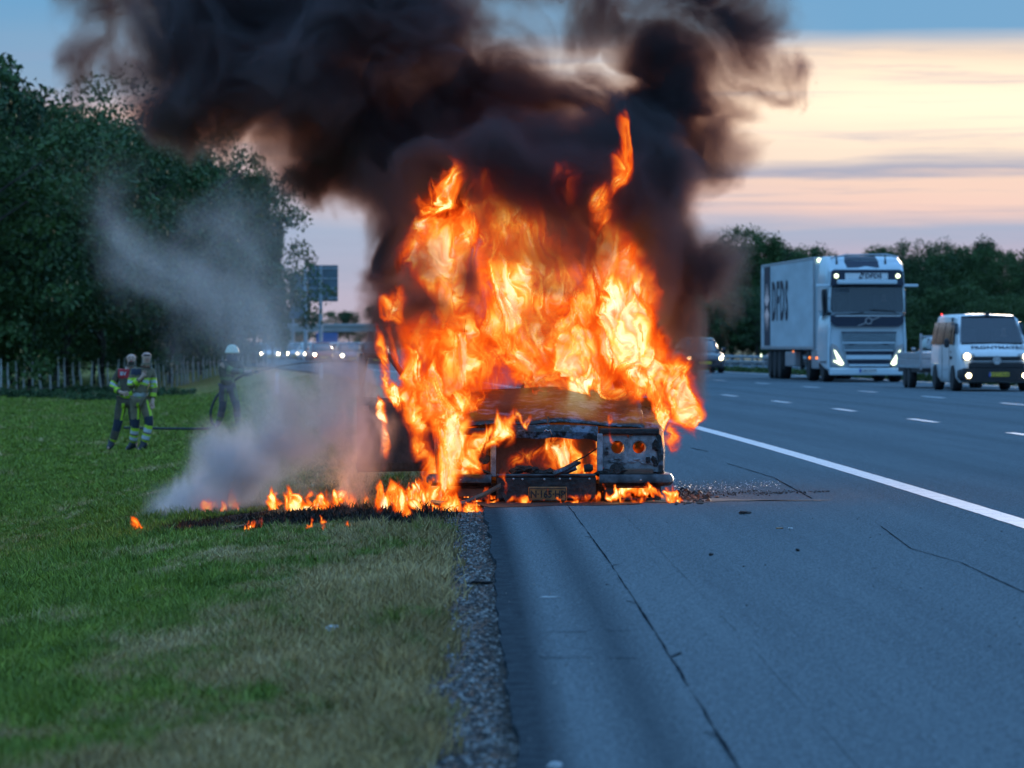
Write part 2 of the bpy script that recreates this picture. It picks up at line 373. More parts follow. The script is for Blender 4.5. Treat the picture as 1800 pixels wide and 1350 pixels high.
# solid shoulder line laid in plates with narrow joints
V = []; Fc = []; Y = 6.0; rd = random.Random(5)
while Y < 320:
    l = .62 if Y < 70 else 4; g = .012 if Y < 70 else 0
    for yy in (Y, Y + l - g): V += [(3.63 + off(yy) + rd.uniform(-.004, .004), yy, .004), (3.83 + off(yy) + rd.uniform(-.004, .004), yy, .004)]
    k = len(V); Fc.append((k - 4, k - 3, k - 1, k - 2)); Y += l
tag(pydata('shoulder_line', V, Fc, m_line), kind='structure')
strip('median_edge_line', 17.8, 18.0, 30, 400, .004, m_line, 3)
strip('opposite_edge_line', 22.8, 22.95, 60, 400, .004, m_line, 3)
def dash(s, Y, ln=3.0):
    o = strip('lane_dash', s - .075, s + .075, Y, Y + ln, .0045, m_line, 1.0, kind=None)
    tag(o, kind='structure'); return o
for s, y0, per in ((7.78, 62.1, 10.15), (12.15, 79.4, 10.3)):
    for k in range(-5, 14): dash(s, y0 + per * k)
# cracks and joints of the hard shoulder
m_crack = pm('crack_sealant', (.018, .024, .030), .9, noise=.3, nscale=30, spec=0.0)
rc = random.Random(11)
strip('long_crack', .697, .703, 7, 31, .004, m_crack, .10, .0028, .0028, 2)
strip('faint_joint', 1.0480, 1.0495, 7, 30, .004, m_crack, .3, .0008, .0008, 3)
def free_line(name, pts, w, z, mat, jag=0.0, seed=0):
    rd = random.Random(seed); V = []; Fc = []; P = []
    for a, b2 in zip(pts, pts[1:]):
        a = Vector(a); b2 = Vector(b2); n = max(2, int((b2 - a).length / .15)); P += [a.lerp(b2, i / n) for i in range(n)]
    P.append(Vector(pts[-1])); j = 0
    for i, p in enumerate(P):
        d = (P[min(i + 1, len(P) - 1)] - P[max(i - 1, 0)]).normalized(); nn = Vector((-d.y, d.x, 0)); j = j * .8 + rd.uniform(-jag, jag); ww = w * rd.uniform(.5, 1.2) / 2
        V += [tuple(p.xy + (nn * (j + ww)).xy) + (z,), tuple(p.xy + (nn * (j - ww)).xy) + (z,)]
        if i: Fc.append((2 * i - 2, 2 * i - 1, 2 * i + 1, 2 * i))
    return tag(pydata(name, V, Fc, mat), kind='structure')
def gp(px, py): return at(px, py, z=0.0)
for k in range(5): free_line('crack_branch', [road(.70, 12.5 + 3.2 * k), road(.70 + (.05 if k % 2 else -.04), 12.7 + 3.2 * k)], .012, .0045, m_crack, .002, 70 + k)
free_line('surface_scratch', [gp(1548, 925), gp(1600, 965), gp(1690, 990), gp(1800, 1042)], .009, .004, m_crack, .002, 4)
free_line('surface_scratch', [gp(1278, 815), gp(1360, 840), gp(1428, 877)], .014, .004, m_crack, .003, 5)
free_line('surface_scratch', [gp(1215, 788), gp(1245, 794)], .02, .004, m_crack, .004, 6)
for (a, b2, c) in ((960, 1030, 1112), (1065, 1110, 1110), (950, 1040, 1157), (1070, 1120, 1158)):
    free_line('cross_mark', [gp(a, c), gp(b2, c)], .022, .004, m_crack, .004, a)
# soot and foam-damp stain on the asphalt beside the car
m_stain = pm('scorched_asphalt', (.030, .022, .020), .6, noise=.5, nscale=9)
def blotch(name, cx, cy, rx, ry, z, mat, seed, kind='structure'):
    rd = random.Random(seed); n = 40; ph = [rd.uniform(0, 6.28) for _ in range(4)]; V = [(cx, cy, z)]
    for i in range(n):
        a = 2 * math.pi * i / n; r = 1 + .18 * math.sin(3 * a + ph[0]) + .12 * math.sin(7 * a + ph[1]) + .07 * math.sin(13 * a + ph[2]) + rd.uniform(-.05, .05)
        V.append((cx + rx * r * math.cos(a), cy + ry * r * math.sin(a), z))
    return tag(pydata(name, V, [(0, i + 1, (i + 1) % n + 1) for i in range(n)], mat), kind=kind)
blotch('scorch_mark', .5, 31.6, 1.05, 1.3, .004, m_stain, 3)
for (X, Y, rx, ry) in ((1.6, 31.35, .55, .16), (2.2, 31.3, .35, .06)): blotch('scorch_mark', X, Y, rx, ry, .005, m_stain, int(X * 10))
# ------------------------------------------------------------------ grass blades
def make_grass():
    rg = np.random.default_rng(5); n = 420000
    u = rg.random(n); Y = 9.5 * (150 / 9.5) ** (u ** .95)
    X0 = -.135 * Y - .8; Yc = Y * 3.1; s_edge = -.22 + .05 * np.sin(Yc) * np.sin(Yc * .37 + 1) + rg.normal(0, .05, n); X1 = s_edge - CURV * Y * Y
    # also a thin fringe on the far side strips is built below
    X = X0 + (X1 - X0) * rg.random(n); s = X + CURV * Y * Y
    t_ = np.clip((s + .5) / -5.7, 0, 1); Z = -.04 - .75 * t_ * t_ * (3 - 2 * t_) - .012
    bv = np.full(n, -9.0)
    for (a, b, ra, rb) in BURN: bv = np.maximum(bv, 1.35 - np.hypot((X - a) / ra, (Y - b) / rb))
    tx = np.sin(X * 1.9 + np.sin(Y * .7) * 2) * np.cos(Y * .9 + X * .6) * .5 + .5
    tuft = np.clip(np.sin(X * 5.3 + 3 * np.sin(Y * 1.1)) * np.sin(Y * 2.3 + 2 * np.sin(X * 2.1)) * 2.5 - 1.2, 0, 1); h = (.036 + .07 * tx * rg.random(n) + .02 * rg.random(n) + .07 * tuft * rg.random(n)) * np.where(bv > .25, .35 + .6 * rg.random(n), 1.0) * (1 + np.clip((Y - 40) / 60, 0, 1) * .5)
    h *= np.where(s > -.45, 1.35, 1.0)
    keep = (s < -.10)
    w = (.0035 + .0022 * rg.random(n)) * (1 + np.clip((Y - 20) / 18, 0, 4))
    X, Y, Z, h, w = X[keep], Y[keep], Z[keep], h[keep], w[keep]; n = len(X)
    a = rg.random(n) * np.pi; lean = rg.normal(0, .55, n) * h; la = rg.random(n) * 2 * np.pi
    ux, uy = np.cos(a) * w, np.sin(a) * w * .4
    tx_, ty_ = lean * np.cos(la), lean * np.sin(la)
    P = np.zeros((n, 5, 3), np.float32)
    for i, (f, wf) in enumerate(((0, 1), (0, -1), (.55, .75), (.55, -.75), (1, 0))):
        P[:, i, 0] = X + ux * wf + tx_ * f * f; P[:, i, 1] = Y + uy * wf + ty_ * f * f; P[:, i, 2] = Z + h * f * (1 - .12 * f)
    me = bpy.data.meshes.new('grass'); me.vertices.add(n * 5); me.vertices.foreach_set('co', P.ravel())
    base = (np.arange(n) * 5)[:, None]
    loops = np.concatenate([base + np.array([[0, 1, 3, 2]]), base + np.array([[2, 3, 4]])], 1).ravel().astype(np.int32)
    me.loops.add(n * 7); me.loops.foreach_set('vertex_index', loops)
    st_ = (np.arange(n) * 7)[:, None] + np.array([[0, 4]]); me.polygons.add(n * 2); me.polygons.foreach_set('loop_start', st_.ravel().astype(np.int32))
    me.update(calc_edges=True); me.validate()
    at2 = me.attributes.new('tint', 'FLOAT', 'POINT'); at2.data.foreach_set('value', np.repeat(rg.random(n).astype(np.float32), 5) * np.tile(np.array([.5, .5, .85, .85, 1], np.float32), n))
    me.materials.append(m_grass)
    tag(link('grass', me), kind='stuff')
make_grass()
# loose stones in the gravel strip
def scatter(name, n, fn, size, mats, kind='stuff', seed=1, flat=.6):
    rg = random.Random(seed); V = []; Fc = []; mi = []
    for i in range(n):
        p = fn(rg); s = size * rg.uniform(.4, 1.5); k = len(V); a = rg.random() * 6.28
        for (x, y, z) in ((1, 0, 0), (-.5, .87, 0), (-.5, -.87, 0), (.1, .1, flat), (0, 0, -.3)):
            V.append((p[0] + s * (x * math.cos(a) - y * math.sin(a)) * rg.uniform(.7, 1.2), p[1] + s * (x * math.sin(a) + y * math.cos(a)), p[2] + s * z * rg.uniform(.6, 1.3)))
        Fc += [(k, k + 1, k + 3), (k + 1, k + 2, k + 3), (k + 2, k, k + 3), (k + 1, k, k + 4), (k + 2, k + 1, k + 4), (k, k + 2, k + 4)]; mi += [rg.randrange(len(mats))] * 6
    return tag(pydata(name, V, Fc, mats, mi=mi), kind=kind)
st1 = pm('stone_grey', (.16, .16, .16), .9, noise=.3, nscale=20); st2 = pm('stone_dark', (.045, .043, .042), .9, noise=.3, nscale=20); st3 = pm('stone_pale', (.30, .29, .27), .9, noise=.3, nscale=20)
def fg(rg): Y = 8 * (55 / 8) ** rg.random(); return (rg.gauss(-.07, .09) + off(Y), Y, -.026)
scatter('loose_gravel', 9000, fg, .010, [st1, st2, st2, st3], seed=3)
# ------------------------------------------------------------------ trees
m_bark = pm('bark', (.055, .045, .038), .95, noise=.4, nscale=12, bump=.6)
def leafmat(name, a, b):
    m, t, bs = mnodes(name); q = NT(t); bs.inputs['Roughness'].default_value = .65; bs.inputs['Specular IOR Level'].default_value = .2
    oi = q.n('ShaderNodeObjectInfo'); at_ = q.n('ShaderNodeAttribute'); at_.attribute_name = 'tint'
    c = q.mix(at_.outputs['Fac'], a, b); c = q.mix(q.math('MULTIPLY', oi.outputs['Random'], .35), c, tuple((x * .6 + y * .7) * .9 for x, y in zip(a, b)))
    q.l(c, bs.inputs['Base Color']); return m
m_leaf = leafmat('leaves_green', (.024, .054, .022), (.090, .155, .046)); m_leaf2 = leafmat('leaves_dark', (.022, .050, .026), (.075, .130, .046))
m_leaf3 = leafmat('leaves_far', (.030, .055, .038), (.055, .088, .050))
def leaf_mesh(name, seed, clumps, per, leaf, shape, mat):
    """shape(rg,i,n) -> clump centre and radius in a unit-high crown; leaves are small quads"""
    rg = np.random.default_rng(seed); P = []; T = []
    for i in range(clumps):
        c, r = shape(rg); k = int(per * rg.uniform(.6, 1.4))
        d = rg.normal(0, 1, (k, 3)); d /= np.linalg.norm(d, axis=1)[:, None]; q = c + d * (rg.random((k, 1)) ** .45) * r * np.array([1, 1, .72])
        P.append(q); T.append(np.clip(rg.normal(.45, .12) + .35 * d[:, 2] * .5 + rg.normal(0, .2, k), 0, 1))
    P = np.concatenate(P); T = np.concatenate(T); n = len(P)
    a = rg.normal(0, 1, (n, 3)); a /= np.linalg.norm(a, axis=1)[:, None]; b = np.cross(a, rg.normal(0, 1, (n, 3))); b /= np.linalg.norm(b, axis=1)[:, None]
    s = leaf * rg.uniform(.6, 1.4, (n, 1)); V = np.stack([P - a * s, P + b * s * .55, P + a * s, P - b * s * .55], 1).astype(np.float32)
    me = bpy.data.meshes.new(name); me.vertices.add(n * 4); me.vertices.foreach_set('co', V.ravel()); me.loops.add(n * 4); me.loops.foreach_set('vertex_index', np.arange(n * 4, dtype=np.int32))
    me.polygons.add(n); me.polygons.foreach_set('loop_start', (np.arange(n) * 4).astype(np.int32)); me.update(calc_edges=True)
    at2 = me.attributes.new('tint', 'FLOAT', 'POINT'); at2.data.foreach_set('value', np.repeat(T.astype(np.float32), 4)); me.materials.append(mat); return me
def crown_shape(w, low, lobes, seed):
    r0 = random.Random(seed); L_ = [(r0.uniform(-.55, .55) * w, r0.uniform(-.4, .4) * w, low + (1 - low) * (.25 + .65 * r0.random()), r0.uniform(.28, .5) * w) for _ in range(lobes)]
    L_.append((0, 0, .80, .30 * w)); L_.append((r0.uniform(-.15, .15), 0, .9, .2 * w))
    def f(rg):
        l = L_[rg.integers(len(L_))]; d = rg.normal(0, 1, 3); d /= np.linalg.norm(d); rr = l[3] * (.55 + .5 * rg.random())
        c = np.array([l[0], l[1], l[2]]) + d * rr * np.array([1, 1, .8]); c[2] = min(max(c[2], low * .8), 1.02)
        return c, rg.uniform(.05, .11)
    return f
def trunk_mesh(name, seed, w):
    rd = random.Random(seed); m = MB(); m.tube([(0, 0, -.02), (.01, 0, .15), (-.01, .01, .45), (.02, 0, .8)], [.022, .018, .012, .004], 7)
    for k in range(7):
        z = .18 + .08 * k; a = rd.random() * 6.28; l = w * rd.uniform(.35, .6); m.tube([(0, 0, z), (math.cos(a) * l * .5, math.sin(a) * l * .5, z + .1), (math.cos(a) * l, math.sin(a) * l, z + .22)], [.009, .005, .002], 5)
    o = m.build(name, m_bark); me = o.data; bpy.data.objects.remove(o); return me
PROTO = []
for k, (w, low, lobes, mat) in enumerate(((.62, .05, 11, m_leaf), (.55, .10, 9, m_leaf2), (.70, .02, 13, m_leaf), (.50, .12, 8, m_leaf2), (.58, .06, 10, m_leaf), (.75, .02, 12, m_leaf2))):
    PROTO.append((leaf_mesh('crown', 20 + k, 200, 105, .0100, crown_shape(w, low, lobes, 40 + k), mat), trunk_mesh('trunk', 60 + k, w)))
def tree(X, Y, z, h, wf, kind, rz, label, group, name='broadleaf_tree', dd=1.0, mat=None):
    r = empty(name, (X, Y, z), rz); r.scale = (h * wf, h * wf * dd, h); tag(r, label, 'tree', group)
    link('crown', PROTO[kind][0], r); link('trunk', PROTO[kind][1], r); return r
rt = random.Random(21)
# wood on the left, front row: picture column, distance, picture row of the tree top
ORD = ['first', 'second', 'third', 'fourth', 'fifth', 'sixth', 'seventh', 'eighth', 'ninth', 'tenth', 'eleventh', 'twelfth', 'thirteenth', 'fourteenth']
LW = [(-120, 150, 120, 1.05), (-15, 158, 84, .85), (55, 163, 205, .95), (118, 168, 222, .95), (178, 176, 216, .95), (236, 184, 192, .95), (300, 194, 236, .95), (352, 206, 262, .9), (400, 218, 262, .72), (446, 232, 300, .55), (478, 246, 385, .42)]
for i, (px, Y, top, wf) in enumerate(LW):
    g = -.79; h = CAMZ - (top - HOR) * Y / F - g
    lab = {1: 'tallest dark green tree at the left edge of the picture, its crown reaching highest', 10: 'last leafy tree of the left wood, beside the back of the road sign', 9: 'leafy tree with a loose top just left of the last tree of the wood'}.get(i, 'leafy tree in the front row of the left wood, %s from the left edge' % ORD[i])
    tree((px - 900) * Y / F, Y, g, h, wf, i % 6, rt.random() * 6, lab, 'trees of the wood on the left')
for i in range(15):
    px = -150 + i * 41; Y = 172 + i * 6.5 + rt.uniform(-3, 3); top = np.interp(px, [-150, 0, 80, 200, 320, 400, 440], [140, 150, 240, 232, 290, 320, 400]) + rt.uniform(-10, 25)
    tree((px - 900) * Y / F, Y, -.79, CAMZ - (top - HOR) * Y / F + .79, 1.0 if i < 12 else .7, (i * 5 + 2) % 6, rt.random() * 6, 'dark leafy tree deeper in the left wood, mostly hidden behind its front row', 'trees of the wood on the left')
for i in range(13):
    px = -100 + i * 45; Y = 156 + i * 7; h = rt.uniform(3.2, 5.2) * (1 if i < 11 else .6)
    tree((px - 900) * Y / F, Y - 1, -.80, h, 1.5, (i * 7 + 3) % 6, rt.random() * 6, 'low dark shrub at the foot of the left wood behind the fence', 'shrubs under the left wood', 'woodland_shrub')
# row beyond the opposite carriageway
RW = [(1205, 455), (1250, 428), (1305, 440), (1345, 412), (1392, 430), (1440, 448), (1500, 452), (1556, 434), (1605, 428), (1655, 446), (1712, 420), (1765, 440), (1815, 436), (1870, 430)]
for i, (px, top) in enumerate(RW):
    Y = 238 + rt.uniform(-8, 8); g = -.06; h = CAMZ - (top - HOR) * Y / F - g
    tree((px - 900) * Y / F, Y, g, h, .80, (i * 5 + 1) % 6, rt.random() * 6, 'tree of the row beyond the far carriageway, %s counting right from the smoke' % ORD[i], 'trees beyond the motorway')
for i in range(15):
    px = 1190 + i * 47; Y = 228 + rt.uniform(-4, 4)
    tree((px - 900) * Y / F, Y, -.06, rt.uniform(3.4, 4.6), 1.35, (i * 3 + 2) % 6, rt.random() * 6, 'low bush filling the foot of the tree row beyond the motorway', 'bushes beyond the motorway', 'roadside_bush')
for i in range(13):
    px = 1180 + i * 54; Y = 262 + rt.uniform(-6, 6); top = 455 + rt.uniform(-14, 12)
    tree((px - 900) * Y / F, Y, -.06, CAMZ - (top - HOR) * Y / F, .95, (i * 7) % 6, rt.random() * 6, 'green tree half hidden behind the row beyond the far carriageway', 'trees beyond the motorway')
# far trees down the road
FAR = []
for i in range(16):
    px = 455 + i * 52 + rt.uniform(-8, 8); Y = 900 + rt.uniform(-60, 60); top = 545 + rt.uniform(-9, 12)
    tree((px - 900) * Y / F, Y, -1.0, CAMZ - (top - HOR) * Y / F + 1, 1.3, i % 6, rt.random() * 6, 'distant hazy tree where the motorway bends out of sight', 'distant trees', 'distant_tree')
# weeds along the fence foot and under the right-hand trees
wm = leaf_mesh('weeds', 90, 260, 46, .045, lambda rg: (np.array([rg.uniform(-9, 9), rg.normal(0, .5), rg.uniform(0, .28)]), rg.uniform(.1, .25)), m_leaf2)
for k, (px, Y, py) in enumerate(((60, 146, 0), (190, 157, 0))):
    o = link('weeds', wm, None, (( px - 900) * Y / F, Y, -.80), (0, 0, -1.15)); tag(o, kind='stuff')
tm = leaf_mesh('tall_grass', 91, 1500, 30, .05, lambda rg: (np.array([rg.uniform(-65, 65), rg.normal(0, .55), rg.uniform(0, .16)]), rg.uniform(.08, .18)), m_leaf)
V0 = road(19.6, 175, -.05); o = link('median_grass', tm, None, V0, (0, 0, R(90) + hd(175))); tag(o, kind='stuff')
# ------------------------------------------------------------------ stake fence
m_stake = pm('weathered_wood', (.42, .41, .38), .9, noise=.25, nscale=6); m_wire = pm('fence_wire', (.12, .12, .12), .5, metal=.6, noise=.1)
fence = tag(empty('stake_fence', at(225, None, 165) + Vector((0, 0, -.8))), 'pale wooden stake fence with wires, running along the foot of the left wood', 'fence'); fl = fence.location.copy()
rf = random.Random(4); SM = []
for k in range(5):
    m = MB(); b1 = rf.uniform(-.05, .05); b2 = rf.uniform(-.05, .05); m.tube([(0, 0, -.1), (b1, 0, .5), (b2, .02, 1.0), (b1 * .6, 0, 1.38)], [.05, .046, .042, .028], 6); o = m.build('stake', m_stake); SM.append(o.data); bpy.data.objects.remove(o)
px = -60.0; pts = []
while px < 470:
    Y = np.interp(px, [-60, 0, 300, 470], [146, 150, 181, 214]); p = Vector(((px - 900) * Y / F, Y, -.8)) - fl; pts.append(p)
    o = link('stake', SM[rf.randrange(5)], fence, p, (rf.uniform(-.05, .05), rf.uniform(-.07, .07), rf.uniform(0, 3))); o.scale = (1, 1, rf.uniform(.88, 1.08)); px += rf.uniform(11, 18) if px < 230 else rf.uniform(6, 10)
for z in (.25, .7, 1.1): MB().tube([p + Vector((0, 0, z)) for p in pts[::3]], .008, 4).build('wire', m_wire, fence)
# ------------------------------------------------------------------ signs, posts, viaduct
m_signback = pm('sign_back', (.10, .14, .16), .6, noise=.12, nscale=2)
Y = 300.; sg = tag(empty('road_sign', at(565, None, Y) + Vector((0, 0, -.6))), 'large rectangular road sign seen from behind on two grey posts, left of the smoke', 'sign')
def zpx(py, Y): return CAMZ - (py - HOR) * Y / F
def rel(px, py, Y, o): return Vector(((px - 900) * Y / F, Y, zpx(py, Y))) - o.location
for (a, b2, c, d) in ((541, 594, 466, 530),):
    p0 = rel(a, d, Y, sg); p1 = rel(b2, c, Y, sg); MB().box(p0.x, p1.x, .10, .18, p0.z, p1.z, .02).build('panel', m_signback, sg)
    for zz in np.linspace(p0.z + .25, p1.z - .25, 4): MB().box(p0.x + .05, p1.x - .05, .03, .10, zz - .05, zz + .05).build('rail', galv, sg)
for px in (537, 564): p0 = rel(px, 600, Y, sg); MB().tube([(p0.x, 0, 0), (p0.x, 0, rel(px, 468, Y, sg).z)], .14, 10).build('post', galv, sg)
Y = 330.; sg2 = tag(empty('direction_sign', at(524, None, Y) + Vector((0, 0, -.6))), 'dim lower sign panel half hidden by smoke, left of the large sign', 'sign')
p0 = rel(509, 560, Y, sg2); p1 = rel(546, 482, Y, sg2); MB().box(p0.x, p1.x, 0, .08, p0.z, p1.z, .02).build('panel', m_signback, sg2)
for x in (p0.x + .3, p1.x - .3): MB().tube([(x, .14, 0), (x, .14, p1.z - .1)], .07, 8).build('post', galv, sg2)
for (px, top, bot, Y, lab) in ((487, 655, 684, 115, 'short pale marker post in the grass right of the firefighter with the hose'), (565, 640, 664, 135, 'short pale marker post in the verge directly below the large sign')):
    p = at(px, bot, Y); MB().tube([(0, 0, -.3), (0, 0, zpx(top, Y) - p.z)], .06, 8).build('marker_post', plate_w, None, loc=p); tag(bpy.context.scene.objects[-1] if False else col.objects[-1], lab, 'marker post')
p = at(467, 640, 250); MB().tube([(0, 0, 0), (0, 0, 2.4)], .06, 8).box(-.45, .45, -.03, .03, 1.9, 2.6, .02).build('small_sign', m_signback, None, loc=p); tag(col.objects[-1], 'small dark sign on a post above the leftmost distant headlights', 'sign')
m_conc = pm('viaduct_concrete', (.30, .32, .33), .85, noise=.12, nscale=.3)
Y = 800.; va = tag(empty('viaduct', (at(600, None, Y).x, Y, -1)), 'distant concrete viaduct crossing the motorway, its deck low on the horizon', 'bridge')
MB().box(-28, 45, -5, 5, zpx(583, Y) + 1, zpx(573, Y) + 1).build('deck', m_conc, va)
MB().box(-28, 45, -5.3, -5.02, zpx(573, Y) + 1.0, zpx(569, Y) + 1).build('parapet', alu, va)
for x in (-24, -10, 6, 22, 38): MB().box(x - .6, x + .6, -3, 3, 0, zpx(583, Y) + 1).build('pier', m_conc, va)
m_bs = pm('blue_sign', (.03, .12, .35), .5, noise=.05); o = MB().box(-1.5, 1.5, -.1, 0, 0, 1.7).build('blue_sign', m_bs, None, loc=(at(575, None, 560).x, 560, zpx(606, 560))); tag(o, 'pale blue rectangular sign hanging under the distant viaduct', 'sign')
# guard rail in the median
gr = tag(empty('guard_rail', road(20, 180)), 'steel guard rail on posts along the grass median behind the lorry', 'guard rail'); g0 = gr.location.copy()
for z, nm in ((.62, 'rail'), (.40, 'rail')):
    rings = []
    for Y in np.arange(60, 330, 3.0):
        c = road(20.0, Y) - g0; rings.append([c + Vector((dx, 0, z + dz)) for dx, dz in ((-.03, -.06), (-.06, -.03), (-.02, 0), (-.06, .03), (-.03, .06), (.0, .06), (.0, -.06))])
    MB().loft(rings).build(nm, galv, gr)
o = MB().box(-.05, .05, -.05, .05, -.1, .7, 0).build('post', galv, gr, loc=road(20.08, 60) - g0); pm_ = o.data
for Y in np.arange(63, 330, 3.0): link('post', pm_, gr, road(20.08, Y) - g0)
# ------------------------------------------------------------------ vehicles (local frame: front at y=0 looking along -y, x across, z up)
def mirror_ring(y, half):
    """half profile bottom-centre -> top-centre as (x,z); full ring"""
    h = [(x, y, z) for x, z in half]; return h + [(-x, y, z) for x, z in reversed(half) if abs(x) > 1e-6]
def wheel(parent, x, y, r, w, side, rimr=.62):
    m = MB().lathe((x - w / 2, y, r), (1, 0, 0), [(0, r * .62), (.0, r * .93), (w * .14, r), (w * .86, r), (w, r * .93), (w, r * .62)], 24)
    t = m.build('wheel', rubber, parent, smooth=True)
    xo = x + side * w * .42; m2 = MB().lathe((xo, y, r), (side, 0, 0), [(-w * .3, r * rimr), (w * .04, r * rimr), (w * .06, r * rimr * .88), (-w * .12, r * rimr * .55), (-w * .05, r * .2), (w * .04, r * .16)], 18); m2.build('rim', steel, t, smooth=True)
    for k in range(5):
        a = k * 1.257; m3 = None
    return t
def quadpanel(name, mat, parent, pts, n, t=.012):
    return MB().slab(pts, n, t).build(name, mat, parent)
def car_body(parent, paint, st, gh, wind=True):
    """st: lower-body stations (y, halfwidth, zbottom, zbelt, ztop); gh: greenhouse stations (y, hw_bottom, hw_top, z0, z1)"""
    rings = [mirror_ring(y, [(0, zb), (w * .86, zb), (w * .98, zb + .12), (w, zb + (zt - zb) * .45), (w * .985, zbelt - .05), (w * .93, zbelt), (w * .55, zt), (0, zt + .012)]) for y, w, zb, zbelt, zt in st]
    MB().loft(rings).build('body', paint, parent, smooth=True)
    rings = [mirror_ring(y, [(0, z0 - .06), (wb, z0 - .04), (wb * .985, z0 + (z1 - z0) * .3), (wt * 1.02, z1 - .05), (wt * .9, z1), (0, z1 + .015)]) for y, wb, wt, z0, z1 in gh]
    MB().loft(rings).build('greenhouse', glass_solid, parent, smooth=True)
    rr = [g for g in gh if g[4] - g[3] > .3]
    rings = [mirror_ring(y, [(0, z1 - .02), (wt * .98, z1 - .045), (wt * 1.03, z1 - .03), (wt * .9, z1 + .012), (0, z1 + .03)]) for y, wb, wt, z0, z1 in rr]
    MB().loft(rings).build('roof', paint, parent, smooth=True)
    for s in (-1, 1):
        for (a, b2) in ((gh[0], rr[0]), (gh[-1], rr[-1])):
            MB().tube([(s * a[1] * .985, a[0], a[3] - .02), (s * b2[2] * .985, b2[0], b2[4] - .03)], .032, 6).build('pillar', paint, parent)
        mid = rr[len(rr) // 2]; MB().tube([(s * (mid[1] + .005), mid[0], mid[3] - .03), (s * (mid[2] + .01), mid[0], mid[4] - .04)], .03, 6).build('pillar', black, parent)
glass_solid = pm('car_glass', (.012, .02, .03), .05, spec=.8, coat=.6)
lens = pm('headlight_lens', (.35, .37, .38), .08, coat=.8)
def sedan(label, paint, front_on=True, rear_on=False, group=None, far=False, h=1.45, w=.90):
    r = empty('car'); tag(r, label, 'car', group)
    st = [(0, w * .80, .26, .50, .56), (.10, w * .92, .22, .58, .68), (.35, w * .98, .20, .66, .78), (1.0, w, .20, .80, .88), (1.35, w, .2, .86, .93), (2.4, w, .2, .90, .93), (3.4, w, .2, .92, .95), (4.1, w * .97, .22, .90, .95), (4.38, w * .90, .28, .82, .88), (4.45, w * .82, .36, .70, .76)]
    gh = [(1.0, w * .80, w * .70, .86, .90), (1.75, w * .90, w * .70, .90, h - .06), (2.2, w * .91, w * .73, .92, h), (3.1, w * .91, w * .71, .93, h - .02), (3.7, w * .86, w * .66, .94, h - .16), (4.15, w * .78, w * .66, .93, .97)]
    car_body(r, paint, st, gh)
    for s in (-1, 1):
        for y in (.85, 3.5): wheel(r, s * (w - .12), y, .32, .21, s)
        MB().box(s * (w * .78) - .15, s * (w * .78) + .15, -.02, .14, .54, .68, .03).build('headlight', lens, r)
        if front_on: MB().lathe((s * w * .74, -.012 - .03, .615), (0, -1, 0), [(-.03, .06), (0, .075 if not far else .085), (.02, .05)], 14).build('bulb', lamp_far if far else lamp_on, r)
        MB().box(s * w * .80 - .13, s * w * .80 + .13, 4.36, 4.47, .66, .80, .02).build('tail_light', lamp_red if rear_on else pm_red, r)
        MB().box(s * (w + .02) - .01, s * (w + .02) + .14 * s, 1.45, 1.62, .92, 1.05, .03).build('mirror', paint, r)
    MB().box(-w * .5, w * .5, -.02, .03, .42, .55, .01).build('grille', black, r)
    MB().box(-w * .8, w * .8, -.03, .06, .24, .36, .02).build('bumper', black, r)
    MB().box(-.26, .26, -.045, -.032, .38, .48).build('license_plate', plate_y, r)
    return r
pm_red = pm('tail_light_off', (.25, .01, .01), .25, coat=.5)
def place(o, s, Y, z=0.0, extra=0.0, X=None):
    o.location = (s + off(Y) if X is None else X, Y, z); o.rotation_euler = (0, 0, hd(Y) + extra); return o
c = place(sedan('dark car with bright headlights driving up beside the smoke, left of the lorry', darkpaint), 0, 164, X=7.95, extra=-.01)
for o in c.children:
    if o.name.startswith('bulb'): pass
# the pair of cars on the opposite carriageway, seen from behind (rear towards us)
c = sedan('silver car with lit red tail lights, seen between the lorry and the white van', greywhite, False, True, h=1.5)
c.location = (17.6, 168, 0); c.rotation_euler = (0, 0, math.pi + hd(168)); MB().box(-.3, .3, 4.0, 4.1, 1.22, 1.29, .01).build('brake_light', lamp_red, c)
c = sedan('dark estate car with a red tail light, behind the rear of the box trailer', darkpaint, False, True, h=1.6, w=.93)
c.location = (13.35, 196, 0); c.rotation_euler = (0, 0, math.pi + hd(196))
# queue of far cars
FC = [('dark', darkpaint), ('silver', greywhite), ('white', white), ('red', pm('red_paint', (.25, .015, .012), .3, coat=.4, noise=.05)), ('blue', pm('blue_paint', (.02, .06, .16), .3, coat=.4, noise=.05))]
protos = {n: sedan('far %s car' % n, p, True, False, 'far traffic with headlights on', True) for n, p in FC}
used = set()
QUE = [('dark', 664, 236), ('silver', 652, 262), ('white', 636, 282), ('blue', 620, 255), ('silver', 602, 296), ('dark', 586, 318), ('red', 570, 276), ('white', 552, 300), ('dark', 536, 335), ('silver', 520, 306), ('blue', 504, 352), ('dark', 490, 322), ('white', 474, 300), ('dark', 459, 345)]
for n, px, Y in QUE:
    o = protos[n] if n not in used else copy_tree(protos[n]); used.add(n); o.location = ((px - 900) * Y / F, Y, -.18); o.rotation_euler = (0, 0, hd(Y)); o['label'] = 'far %s car with headlights on, %s from the right in the distant queue' % (n, ORD[[q[1] for q in QUE].index(px)])
